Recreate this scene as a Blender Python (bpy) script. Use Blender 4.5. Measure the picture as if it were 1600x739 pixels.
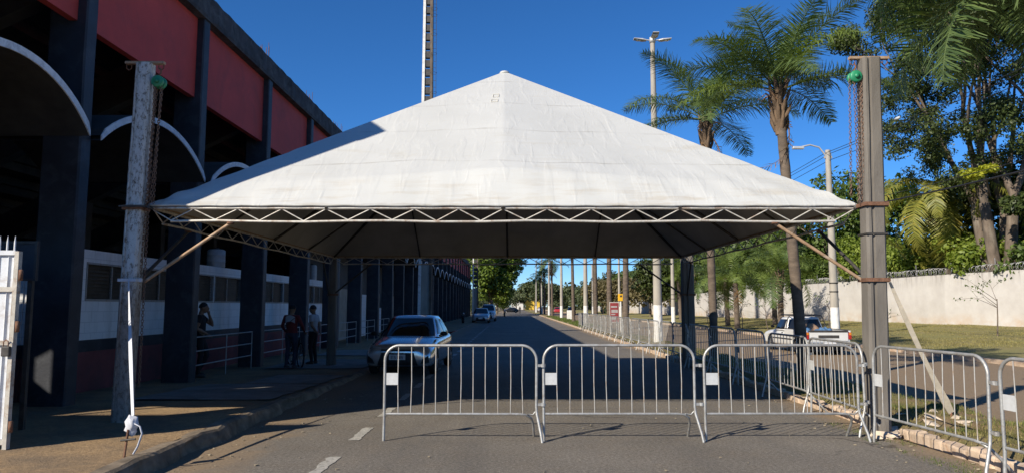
import bpy, bmesh, math, random
import numpy as np
from mathutils import Vector, Matrix, Euler

random.seed(7)
RNG = np.random.default_rng(7)
R = math.radians
PI = math.pi

# ------------------------------------------------------------------ camera, sky, sun, exposure
scene = bpy.context.scene
for o in list(bpy.data.objects):
    bpy.data.objects.remove(o)
COL = scene.collection

cam_data = bpy.data.cameras.new('camera')
cam_data.sensor_width = 36.0
cam_data.lens = 36.0 * 1110.0 / 1600.0
cam_data.clip_start = 0.05
cam_data.clip_end = 4000
camera = bpy.data.objects.new('camera', cam_data)
camera.location = (0, 0, 1.70)
camera.rotation_euler = (R(90) + math.atan(108.5 / 1110.0), 0, 0)
COL.objects.link(camera)
scene.camera = camera

SUN_TO = Vector((-1.17, -1.13, 1.0)).normalized()      # from the ground towards the sun
SUN_EL = math.asin(SUN_TO.z)
SUN_AZ = math.atan2(SUN_TO.x, SUN_TO.y)                # clockwise from +Y

world = bpy.data.worlds.new('World')
scene.world = world
world.use_nodes = True
wn = world.node_tree.nodes
wn.clear()
w_out = wn.new('ShaderNodeOutputWorld')
w_bg = wn.new('ShaderNodeBackground')
w_sky = wn.new('ShaderNodeTexSky')
w_sky.sky_type = 'NISHITA'
w_sky.sun_disc = False
w_sky.sun_elevation = SUN_EL
w_sky.sun_rotation = SUN_AZ
w_sky.altitude = 2000
w_sky.air_density = 1.0
w_sky.dust_density = 0.0
w_sky.ozone_density = 10.0
w_hue = wn.new('ShaderNodeHueSaturation')
w_hue.inputs['Saturation'].default_value = 1.09
w_bg.inputs['Strength'].default_value = 0.105
world.node_tree.links.new(w_sky.outputs[0], w_hue.inputs['Color'])
world.node_tree.links.new(w_hue.outputs[0], w_bg.inputs['Color'])
world.node_tree.links.new(w_bg.outputs[0], w_out.inputs['Surface'])

sun_data = bpy.data.lights.new('sun', 'SUN')
sun_data.energy = 5.0
sun_data.angle = R(0.53)
sun_data.color = (1.0, 0.91, 0.77)
sun = bpy.data.objects.new('sun', sun_data)
sun.rotation_euler = (-SUN_TO).to_track_quat('-Z', 'Y').to_euler()
sun.location = SUN_TO * 60
COL.objects.link(sun)

scene.view_settings.view_transform = 'Standard'
scene.view_settings.look = 'None'
scene.view_settings.gamma = 1.0
scene.view_settings.use_curve_mapping = False
scene.view_settings.exposure = 0.42
scene.render.engine = 'CYCLES'
scene.cycles.max_bounces = 6
scene.cycles.diffuse_bounces = 3
scene.cycles.glossy_bounces = 3
scene.cycles.transmission_bounces = 4
scene.cycles.transparent_max_bounces = 8
scene.cycles.caustics_reflective = False
scene.cycles.caustics_refractive = False

# ------------------------------------------------------------------ materials
MATS = {}

def _nodes(name):
    m = bpy.data.materials.new(name)
    m.use_nodes = True
    nt = m.node_tree
    nt.nodes.clear()
    out = nt.nodes.new('ShaderNodeOutputMaterial')
    b = nt.nodes.new('ShaderNodeBsdfPrincipled')
    nt.links.new(b.outputs[0], out.inputs['Surface'])
    MATS[name] = m
    return m, nt, b, out

def _coord(nt, kind='Object', scale=(1, 1, 1)):
    tc = nt.nodes.new('ShaderNodeTexCoord')
    mp = nt.nodes.new('ShaderNodeMapping')
    mp.inputs['Scale'].default_value = scale
    nt.links.new(tc.outputs[kind], mp.inputs['Vector'])
    return mp.outputs[0]

def _world(nt, scale=(1, 1, 1)):
    g = nt.nodes.new('ShaderNodeNewGeometry')
    mp = nt.nodes.new('ShaderNodeMapping')
    mp.inputs['Scale'].default_value = scale
    nt.links.new(g.outputs['Position'], mp.inputs['Vector'])
    return mp.outputs[0]

def _noise(nt, vec, scale, detail=4, rough=0.55, dist=0.0):
    n = nt.nodes.new('ShaderNodeTexNoise')
    n.inputs['Scale'].default_value = scale
    n.inputs['Detail'].default_value = detail
    n.inputs['Roughness'].default_value = rough
    n.inputs['Distortion'].default_value = dist
    nt.links.new(vec, n.inputs['Vector'])
    return n.outputs['Fac']

def _ramp(nt, fac, stops):
    r = nt.nodes.new('ShaderNodeValToRGB')
    e = r.color_ramp.elements
    while len(e) < len(stops):
        e.new(0.5)
    for i, (p, c) in enumerate(stops):
        e[i].position = p
        if isinstance(c, (int, float)):
            c = (c, c, c)
        e[i].color = (c[0], c[1], c[2], 1)
    nt.links.new(fac, r.inputs['Fac'])
    return r.outputs['Color']

def _mix(nt, fac, a, b, mode='MIX'):
    m = nt.nodes.new('ShaderNodeMix')
    m.data_type = 'RGBA'
    m.blend_type = mode
    for sock, val in ((m.inputs['Factor'], fac), (m.inputs['A'], a), (m.inputs['B'], b)):
        pass
    fi = m.inputs[0]; ai = m.inputs[6]; bi = m.inputs[7]
    for sock, val in ((fi, fac), (ai, a), (bi, b)):
        if isinstance(val, (int, float)):
            sock.default_value = val if sock is fi else (val, val, val, 1)
        elif isinstance(val, (tuple, list)):
            sock.default_value = (val[0], val[1], val[2], 1)
        else:
            nt.links.new(val, sock)
    return m.outputs[2]

def _bump(nt, b, height, strength=0.3, dist=0.02):
    n = nt.nodes.new('ShaderNodeBump')
    n.inputs['Strength'].default_value = strength
    n.inputs['Distance'].default_value = dist
    nt.links.new(height, n.inputs['Height'])
    nt.links.new(n.outputs[0], b.inputs['Normal'])

def mat(name, base, rough=0.7, metal=0.0, var=0.25, scale=3.0, bump=0.15, bscale=40.0, stain=None, stain_amt=0.5, stain_scale=1.5, world_space=False, spec=0.5, stretch=(1, 1, 1)):
    """plain surface with grain, soft tonal variation and optional stains"""
    m, nt, b, out = _nodes(name)
    v = _world(nt, stretch) if world_space else _coord(nt, 'Object', stretch)
    n1 = _noise(nt, v, scale, 6, 0.6)
    lo = tuple(c * (1 - var) for c in base); hi = tuple(min(1, c * (1 + var)) for c in base)
    c = _ramp(nt, n1, [(0.3, lo), (0.7, hi)])
    if stain:
        n2 = _noise(nt, v, stain_scale, 8, 0.7, 0.6)
        f = _ramp(nt, n2, [(0.5, 0.0), (0.68, stain_amt)])
        c = _mix(nt, f, c, stain)
    nt.links.new(c, b.inputs['Base Color'])
    b.inputs['Roughness'].default_value = rough
    b.inputs['Metallic'].default_value = metal
    b.inputs['Specular IOR Level'].default_value = spec
    if bump:
        _bump(nt, b, _noise(nt, v, bscale, 4, 0.7), bump, 0.01)
    return m

def leaf_mat(name, dark, light, trans=0.3, rough=0.5, nscale=0.6, tip=None):
    m, nt, b, out = _nodes(name)
    g = nt.nodes.new('ShaderNodeNewGeometry')
    n1 = _noise(nt, _world(nt), nscale, 3, 0.6)
    mx = nt.nodes.new('ShaderNodeMath'); mx.operation = 'MULTIPLY_ADD'
    nt.links.new(g.outputs['Random Per Island'], mx.inputs[0])
    mx.inputs[1].default_value = 0.55
    m2 = nt.nodes.new('ShaderNodeMath'); m2.operation = 'MULTIPLY'
    nt.links.new(n1, m2.inputs[0]); m2.inputs[1].default_value = 0.5
    nt.links.new(m2.outputs[0], mx.inputs[2])
    stops = [(0.15, dark), (0.75, light)]
    if tip:
        stops.append((0.93, tip))
    c = _ramp(nt, mx.outputs[0], stops)
    nt.links.new(c, b.inputs['Base Color'])
    b.inputs['Roughness'].default_value = rough
    b.inputs['Specular IOR Level'].default_value = 0.35
    t = nt.nodes.new('ShaderNodeBsdfTranslucent')
    cc = _mix(nt, 1.0, c, (1.25, 1.3, 0.5), 'MULTIPLY')
    nt.links.new(cc, t.inputs['Color'])
    ms = nt.nodes.new('ShaderNodeMixShader')
    ms.inputs[0].default_value = trans
    nt.links.new(b.outputs[0], ms.inputs[1]); nt.links.new(t.outputs[0], ms.inputs[2])
    nt.links.new(ms.outputs[0], out.inputs['Surface'])
    return m

def paint_mat(name, base, rough=0.25, metal=0.0, coat=0.6, var=0.05):
    m, nt, b, out = _nodes(name)
    v = _coord(nt)
    n1 = _noise(nt, v, 2.5, 5, 0.6)
    c = _ramp(nt, n1, [(0.3, tuple(x * (1 - var) for x in base)), (0.7, base)])
    nt.links.new(c, b.inputs['Base Color'])
    b.inputs['Roughness'].default_value = rough
    b.inputs['Metallic'].default_value = metal
    b.inputs['Coat Weight'].default_value = coat
    b.inputs['Coat Roughness'].default_value = 0.05
    return m

def glass_mat(name, base=(0.01, 0.012, 0.015), rough=0.03):
    m, nt, b, out = _nodes(name)
    nt.links.new(_ramp(nt, _noise(nt, _coord(nt), 1.5, 3), [(0.3, base), (0.8, tuple(x * 1.6 for x in base))]), b.inputs['Base Color'])
    b.inputs['Roughness'].default_value = rough
    b.inputs['IOR'].default_value = 1.5
    b.inputs['Specular IOR Level'].default_value = 0.6
    return m

# ------------------------------------------------------------------ mesh helpers
class MB:
    """collects shapes, then links them as ONE mesh object"""
    def __init__(self):
        self.v = []; self.f = []; self.smooth = []
    def add(self, verts, faces, smooth=False):
        n = len(self.v)
        self.v += [tuple(p) for p in verts]
        self.f += [tuple(i + n for i in f) for f in faces]
        self.smooth += [smooth] * len(faces)
        return self
    def box(self, x0, x1, y0, y1, z0, z1):
        return self.add([(x0, y0, z0), (x1, y0, z0), (x1, y1, z0), (x0, y1, z0), (x0, y0, z1), (x1, y0, z1), (x1, y1, z1), (x0, y1, z1)],
                        [(0, 3, 2, 1), (4, 5, 6, 7), (0, 1, 5, 4), (1, 2, 6, 5), (2, 3, 7, 6), (3, 0, 4, 7)])
    def bevbox(self, x0, x1, y0, y1, z0, z1, b=0.02):
        bm = bmesh.new()
        r = bmesh.ops.create_cube(bm, size=1)
        for p in bm.verts:
            p.co = Vector(((x0 + x1) / 2 + p.co.x * (x1 - x0), (y0 + y1) / 2 + p.co.y * (y1 - y0), (z0 + z1) / 2 + p.co.z * (z1 - z0)))
        bmesh.ops.bevel(bm, geom=list(bm.edges), offset=b, segments=2, profile=0.5, affect='EDGES')
        bm.verts.index_update()
        self.add([p.co[:] for p in bm.verts], [[q.index for q in f.verts] for f in bm.faces])
        bm.free()
        return self
    def tube(self, pts, r, seg=8, cap=True, smooth=True, flat=1.0):
        """tube along a polyline; r is one radius or one for each point"""
        pts = [Vector(p) for p in pts]
        n = len(pts)
        rr = [r] * n if isinstance(r, (int, float)) else list(r)
        up = None
        rings = []
        for i, p in enumerate(pts):
            if i == 0: t = pts[1] - p
            elif i == n - 1: t = p - pts[i - 1]
            else: t = (pts[i + 1] - p).normalized() + (p - pts[i - 1]).normalized()
            if t.length < 1e-9: t = Vector((0, 0, 1))
            t.normalize()
            if up is None:
                a = Vector((0, 0, 1)) if abs(t.z) < 0.9 else Vector((1, 0, 0))
                up = (a - t * a.dot(t)).normalized()
            else:
                up = up - t * up.dot(t)
                if up.length < 1e-6:
                    a = Vector((0, 0, 1)) if abs(t.z) < 0.9 else Vector((1, 0, 0))
                    up = a - t * a.dot(t)
                up.normalize()
            s = t.cross(up)
            rings.append([p + (up * math.cos(2 * PI * k / seg) * flat + s * math.sin(2 * PI * k / seg)) * rr[i] for k in range(seg)])
        vs = [q for ring in rings for q in ring]
        fs = []
        for i in range(n - 1):
            for k in range(seg):
                fs.append((i * seg + k, i * seg + (k + 1) % seg, (i + 1) * seg + (k + 1) % seg, (i + 1) * seg + k))
        self.add(vs, fs, smooth)
        if cap:
            self.add(rings[0], [tuple(range(seg - 1, -1, -1))]); self.add(rings[-1], [tuple(range(seg))])
        return self
    def bar(self, a, b, w, h=None):
        """rectangular bar from a to b"""
        h = h or w
        a = Vector(a); b = Vector(b); t = (b - a).normalized()
        u = Vector((0, 0, 1)) if abs(t.z) < 0.95 else Vector((1, 0, 0))
        s = t.cross(u).normalized(); u = s.cross(t).normalized()
        vs = []
        for p in (a, b):
            for (i, j) in ((-1, -1), (1, -1), (1, 1), (-1, 1)):
                vs.append(p + s * (w / 2 * i) + u * (h / 2 * j))
        return self.add(vs, [(0, 1, 2, 3), (7, 6, 5, 4), (0, 4, 5, 1), (1, 5, 6, 2), (2, 6, 7, 3), (3, 7, 4, 0)])
    def prism(self, pts, a, b, axis='x'):
        """extrude a 2D outline between a and b along an axis"""
        n = len(pts)
        def P(p, d):
            return {'x': (d, p[0], p[1]), 'y': (p[0], d, p[1]), 'z': (p[0], p[1], d)}[axis]
        vs = [P(p, a) for p in pts] + [P(p, b) for p in pts]
        fs = [tuple(range(n - 1, -1, -1)), tuple(range(n, 2 * n))] + [(i, (i + 1) % n, n + (i + 1) % n, n + i) for i in range(n)]
        return self.add(vs, fs)
    def lathe(self, prof, center=(0, 0, 0), seg=16, axis='z', smooth=True):
        """prof: list of (radius, height)"""
        c = Vector(center)
        vs = []
        for (r, h) in prof:
            for k in range(seg):
                a = 2 * PI * k / seg
                if axis == 'z': q = (r * math.cos(a), r * math.sin(a), h)
                elif axis == 'x': q = (h, r * math.cos(a), r * math.sin(a))
                else: q = (r * math.sin(a), h, r * math.cos(a))
                vs.append(c + Vector(q))
        fs = []
        for i in range(len(prof) - 1):
            for k in range(seg):
                fs.append((i * seg + k, i * seg + (k + 1) % seg, (i + 1) * seg + (k + 1) % seg, (i + 1) * seg + k))
        self.add(vs, fs, smooth)
        return self
    def ball(self, c, r, seg=10, sq=(1, 1, 1)):
        prof = []
        vs = [(c[0], c[1], c[2] - r * sq[2])]; fs = []
        rings = seg // 2
        for i in range(1, rings):
            a = PI * i / rings - PI / 2
            for k in range(seg):
                t = 2 * PI * k / seg
                vs.append((c[0] + r * sq[0] * math.cos(a) * math.cos(t), c[1] + r * sq[1] * math.cos(a) * math.sin(t), c[2] + r * sq[2] * math.sin(a)))
        vs.append((c[0], c[1], c[2] + r * sq[2]))
        for k in range(seg):
            fs.append((0, 1 + (k + 1) % seg, 1 + k))
        for i in range(rings - 2):
            for k in range(seg):
                fs.append((1 + i * seg + k, 1 + i * seg + (k + 1) % seg, 1 + (i + 1) * seg + (k + 1) % seg, 1 + (i + 1) * seg + k))
        b = 1 + (rings - 2) * seg
        for k in range(seg):
            fs.append((b + k, b + (k + 1) % seg, len(vs) - 1))
        return self.add(vs, fs, True)
    def grid(self, fn, nu, nv, smooth=True):
        """surface from fn(s, t), s and t in 0..1"""
        vs = [fn(i / nu, j / nv) for j in range(nv + 1) for i in range(nu + 1)]
        fs = [(j * (nu + 1) + i, j * (nu + 1) + i + 1, (j + 1) * (nu + 1) + i + 1, (j + 1) * (nu + 1) + i) for j in range(nv) for i in range(nu)]
        return self.add(vs, fs, smooth)
    def mesh(self, name, mats):
        me = bpy.data.meshes.new(name)
        me.from_pydata(self.v, [], self.f)
        me.polygons.foreach_set('use_smooth', self.smooth)
        for m in (mats if isinstance(mats, (list, tuple)) else [mats]):
            me.materials.append(MATS[m] if isinstance(m, str) else m)
        me.update()
        return me
    def build(self, name, m, parent=None, local=False):
        """links the mesh; vertices are in world space unless local, and are moved under the parent"""
        if parent is not None and not local:
            o = world_loc(parent)
            self.v = [(p[0] - o[0], p[1] - o[1], p[2] - o[2]) for p in self.v]
        ob = bpy.data.objects.new(name, self.mesh(name, m))
        COL.objects.link(ob)
        if parent is not None:
            ob.parent = parent
        return ob

def world_loc(o):
    l = Vector(o.location)
    while o.parent is not None:
        o = o.parent
        l = l + Vector(o.location)
    return l

def recentre(ob, loc):
    """moves a top-level mesh's origin to loc"""
    l = Vector(loc)
    ob.data.transform(Matrix.Translation(-l))
    ob.location = l
    return ob

def tag(o, label=None, cat=None, group=None, kind=None):
    if label: o['label'] = label
    if cat: o['category'] = cat
    if group: o['group'] = group
    if kind: o['kind'] = kind
    return o

def thing(name, loc, label, cat, group=None, rz=0.0):
    o = bpy.data.objects.new(name, None)
    o.empty_display_size = 0.2
    o.location = loc
    o.rotation_euler = (0, 0, rz)
    COL.objects.link(o)
    return tag(o, label, cat, group)

def kids(o):
    return [c for c in bpy.data.objects if c.parent is o]

def copy_tree(o, parent=None, children=None):
    c = o.copy()
    COL.objects.link(c)
    c.parent = parent
    for ch in (children if children is not None else list(o.children)):
        copy_tree(ch, c)
    return c

def shared(name, me, parent, loc=(0, 0, 0), rot=(0, 0, 0), scale=(1, 1, 1)):
    o = bpy.data.objects.new(name, me)
    COL.objects.link(o)
    o.parent = parent
    o.location = loc; o.rotation_euler = rot; o.scale = scale
    return o

def np_mesh(name, verts, quads, m, smooth=False):
    """fast mesh of quads (or of triangles) from numpy arrays"""
    me = bpy.data.meshes.new(name)
    verts = np.asarray(verts, dtype=np.float32); quads = np.asarray(quads, dtype=np.int32)
    k = quads.shape[1]
    me.vertices.add(len(verts)); me.vertices.foreach_set('co', verts.ravel())
    me.loops.add(quads.size); me.loops.foreach_set('vertex_index', quads.ravel())
    me.polygons.add(len(quads))
    me.polygons.foreach_set('loop_start', np.arange(0, quads.size, k, dtype=np.int32))
    me.polygons.foreach_set('loop_total', np.full(len(quads), k, dtype=np.int32))
    if smooth:
        me.polygons.foreach_set('use_smooth', np.ones(len(quads), dtype=bool))
    me.update(calc_edges=True)
    me.validate()
    for x in (m if isinstance(m, (list, tuple)) else [m]):
        me.materials.append(MATS[x])
    return me

def link_mesh(name, me, parent=None, loc=(0, 0, 0)):
    o = bpy.data.objects.new(name, me)
    COL.objects.link(o)
    o.location = loc
    if parent is not None: o.parent = parent
    return o

def modified(ob):
    """replaces an object's mesh by its evaluated one (modifiers applied)"""
    dg = bpy.context.evaluated_depsgraph_get()
    me = bpy.data.meshes.new_from_object(ob.evaluated_get(dg))
    ob.modifiers.clear()
    old = ob.data
    ob.data = me
    me.name = old.name
    return ob

# ------------------------------------------------------------------ material library
def asphalt_mat():
    m, nt, b, out = _nodes('asphalt')
    v = _world(nt)
    big = _noise(nt, v, 0.35, 6, 0.65)
    mid = _noise(nt, v, 2.2, 8, 0.7)
    fine = _noise(nt, v, 95, 3, 0.8)
    c = _ramp(nt, big, [(0.3, (0.140, 0.124, 0.102)), (0.7, (0.215, 0.192, 0.160))])
    c = _mix(nt, _ramp(nt, mid, [(0.48, 0.0), (0.72, 0.45)]), c, (0.185, 0.150, 0.112))
    c = _mix(nt, 1.0, c, _ramp(nt, fine, [(0.32, 0.45), (0.55, 1.0), (0.74, 1.75)]), 'MULTIPLY')
    sp2 = _noise(nt, v, 26, 4, 0.85)
    c = _mix(nt, 1.0, c, _ramp(nt, sp2, [(0.3, 0.5), (0.5, 1.0), (0.68, 1.75)]), 'MULTIPLY')
    # tyre-polished streaks along the road
    st = _noise(nt, _world(nt, (1.6, 0.05, 1)), 1.0, 4, 0.6)
    c = _mix(nt, _ramp(nt, st, [(0.5, 0.0), (0.72, 0.35)]), c, (0.085, 0.082, 0.08))
    oil = _ramp(nt, _noise(nt, v, 1.1, 5, 0.6, 0.8), [(0.66, 0.0), (0.74, 0.55)])
    c = _mix(nt, oil, c, (0.06, 0.056, 0.052))
    pale = _ramp(nt, _noise(nt, _world(nt, (.5, .35, 1)), .8, 6, 0.7), [(0.6, 0.0), (0.72, 0.4)])
    c = _mix(nt, pale, c, (0.25, 0.225, 0.19))
    # cracks
    vo = nt.nodes.new('ShaderNodeTexVoronoi'); vo.feature = 'DISTANCE_TO_EDGE'
    vo.inputs['Scale'].default_value = 0.42
    wv = nt.nodes.new('ShaderNodeVectorMath'); wv.operation = 'ADD'
    nn = nt.nodes.new('ShaderNodeTexNoise'); nn.inputs['Scale'].default_value = 1.3; nn.inputs['Detail'].default_value = 6
    nt.links.new(v, nn.inputs['Vector'])
    nt.links.new(v, wv.inputs[0]); nt.links.new(nn.outputs['Color'], wv.inputs[1])
    nt.links.new(wv.outputs[0], vo.inputs['Vector'])
    gate = _ramp(nt, _noise(nt, v, 0.25, 3), [(0.5, 0.0), (0.6, 1.0)])
    cr = _ramp(nt, vo.outputs['Distance'], [(0.0, 1.0), (0.012, 0.0)])
    crf = _mix(nt, 1.0, cr, gate, 'MULTIPLY')
    c = _mix(nt, crf, c, (0.035, 0.032, 0.03))
    # soil washed against both kerbs
    sp = nt.nodes.new('ShaderNodeSeparateXYZ')
    g = nt.nodes.new('ShaderNodeNewGeometry'); nt.links.new(g.outputs['Position'], sp.inputs[0])
    mid2 = _noise(nt, v, 0.9, 7, 0.7)
    def edge(at, width, sign):
        a = nt.nodes.new('ShaderNodeMath'); a.operation = 'MULTIPLY_ADD'
        nt.links.new(sp.outputs[0], a.inputs[0]); a.inputs[1].default_value = sign / width; a.inputs[2].default_value = -sign * at / width
        s = nt.nodes.new('ShaderNodeMath'); s.operation = 'MULTIPLY_ADD'
        nt.links.new(mid2, s.inputs[0]); s.inputs[1].default_value = 2.4; s.inputs[2].default_value = -1.2
        t = nt.nodes.new('ShaderNodeMath'); t.operation = 'ADD'
        nt.links.new(a.outputs[0], t.inputs[0]); nt.links.new(s.outputs[0], t.inputs[1])
        return _ramp(nt, t.outputs[0], [(0.0, 0.0), (0.8, 0.9)])
    soil = _ramp(nt, _noise(nt, v, 30, 5, 0.75), [(0.3, (0.16, 0.11, 0.065)), (0.7, (0.33, 0.245, 0.155))])
    c = _mix(nt, edge(-2.75, 0.7, -1), c, soil)
    c = _mix(nt, edge(4.55, 0.45, 1), c, soil)
    nt.links.new(c, b.inputs['Base Color'])
    b.inputs['Roughness'].default_value = 0.85
    b.inputs['Specular IOR Level'].default_value = 0.3
    hb = _mix(nt, 0.5, fine, mid)
    _bump(nt, b, hb, 0.55, 0.012)
asphalt_mat()

def soil_mat(name, lo, hi, patch, amt, scale=1.4):
    m, nt, b, out = _nodes(name)
    v = _world(nt)
    c = _ramp(nt, _noise(nt, v, 22, 6, 0.75), [(0.28, lo), (0.72, hi)])
    c = _mix(nt, _ramp(nt, _noise(nt, v, scale, 7, 0.7), [(0.42, 0.0), (0.62, amt)]), c, patch)
    c = _mix(nt, 1.0, c, _ramp(nt, _noise(nt, v, 120, 3, 0.8), [(0.3, 0.6), (0.7, 1.35)]), 'MULTIPLY')
    nt.links.new(c, b.inputs['Base Color'])
    b.inputs['Roughness'].default_value = 0.95
    b.inputs['Specular IOR Level'].default_value = 0.15
    _bump(nt, b, _noise(nt, v, 28, 7, 0.75), 0.7, 0.03)
soil_mat('sidewalk', (0.22, 0.148, 0.082), (0.47, 0.325, 0.18), (0.165, 0.130, 0.095), 0.75, 0.9)
soil_mat('median_soil', (0.17, 0.115, 0.06), (0.33, 0.24, 0.135), (0.12, 0.14, 0.04), 0.75, 1.1)
soil_mat('lawn', (0.165, 0.160, 0.058), (0.30, 0.275, 0.115), (0.29, 0.225, 0.12), 0.6, 0.45)
soil_mat('far_ground', (0.10, 0.095, 0.05), (0.17, 0.155, 0.09), (0.15, 0.12, 0.08), 0.5, 0.02)
mat('old_kerb', (0.20, 0.155, 0.105), 0.95, var=0.5, scale=4, bump=0.8, bscale=22, stain=(0.07, 0.055, 0.04), stain_amt=0.8, stain_scale=2.5, world_space=True)
mat('kerb_brick', (0.52, 0.40, 0.29), 0.9, var=0.3, scale=5, bump=0.5, bscale=30, stain=(0.33, 0.19, 0.11), stain_amt=0.8, stain_scale=4, world_space=True)
mat('road_paint', (0.40, 0.38, 0.33), 0.8, var=0.25, scale=14, bump=0.4, bscale=90, stain=(0.15, 0.14, 0.12), stain_amt=1.0, stain_scale=20, world_space=True)
mat('rubble', (0.56, 0.46, 0.35), 0.95, var=0.3, scale=5, bump=0.5, bscale=30)
leaf_mat('dry_grass', (0.13, 0.12, 0.035), (0.34, 0.29, 0.11), 0.25, 0.7, 1.5)
leaf_mat('green_grass', (0.05, 0.085, 0.016), (0.15, 0.19, 0.045), 0.3, 0.6, 1.2)
mat('navy_paint', (0.021, 0.024, 0.033), 0.6, var=0.35, scale=2, bump=0.3, bscale=25, stain=(0.06, 0.065, 0.075), stain_amt=0.6, stain_scale=3, world_space=True)
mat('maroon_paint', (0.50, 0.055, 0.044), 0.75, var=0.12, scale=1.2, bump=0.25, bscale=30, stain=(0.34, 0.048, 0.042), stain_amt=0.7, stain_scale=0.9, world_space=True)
mat('black_concrete', (0.045, 0.045, 0.05), 0.9, var=0.5, scale=3, bump=0.6, bscale=18, stain=(0.14, 0.14, 0.14), stain_amt=0.6, stain_scale=2.2, world_space=True)
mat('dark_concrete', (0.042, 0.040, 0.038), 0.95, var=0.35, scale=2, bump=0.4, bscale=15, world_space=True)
mat('white_trim', (0.72, 0.73, 0.74), 0.8, var=0.15, scale=5, bump=0.3, bscale=30, stain=(0.3, 0.3, 0.31), stain_amt=0.7, stain_scale=5, world_space=True)

mat('maroon_shaded', (0.20, 0.055, 0.055), 0.85, var=0.25, scale=1.5, bump=0.3, bscale=30, stain=(0.10, 0.05, 0.05), stain_amt=0.7, stain_scale=1.6, world_space=True)  # duller copy of the maroon, for the lower wall in shade
def block_wall():
    m, nt, b, out = _nodes('white_block')
    br = nt.nodes.new('ShaderNodeTexBrick')
    v = _world(nt)
    sw = nt.nodes.new('ShaderNodeSeparateXYZ'); nt.links.new(v, sw.inputs[0])
    cb = nt.nodes.new('ShaderNodeCombineXYZ')
    nt.links.new(sw.outputs[1], cb.inputs[0]); nt.links.new(sw.outputs[2], cb.inputs[1])
    nt.links.new(cb.outputs[0], br.inputs['Vector'])
    br.inputs['Scale'].default_value = 1.0
    br.inputs['Brick Width'].default_value = 0.4; br.inputs['Row Height'].default_value = 0.2
    br.inputs['Mortar Size'].default_value = 0.006
    br.inputs['Color1'].default_value = (0.78, 0.79, 0.80, 1); br.inputs['Color2'].default_value = (0.83, 0.83, 0.83, 1)
    br.inputs['Mortar'].default_value = (0.62, 0.63, 0.64, 1)
    st = _ramp(nt, _noise(nt, _world(nt, (1, 1, 0.25)), 2.2, 6, 0.7), [(0.5, 0.0), (0.72, 0.5)])
    c = _mix(nt, st, br.outputs['Color'], (0.40, 0.39, 0.37))
    nt.links.new(c, b.inputs['Base Color'])
    b.inputs['Roughness'].default_value = 0.8
    _bump(nt, b, br.outputs['Fac'], -0.4, 0.01)
block_wall()
mat('beige_panel', (0.36, 0.32, 0.26), 0.8, var=0.2, scale=2, bump=0.2)
mat('louvre_dark', (0.055, 0.05, 0.046), 0.6, var=0.4, scale=6, bump=0.3, bscale=60)
mat('rail_white', (0.34, 0.34, 0.335), 0.5, var=0.12, scale=9, bump=0.2, stain=(0.3, 0.16, 0.08), stain_amt=0.7, stain_scale=7)
mat('rust', (0.17, 0.085, 0.05), 0.9, var=0.45, scale=14, bump=0.6, bscale=60)

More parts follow.
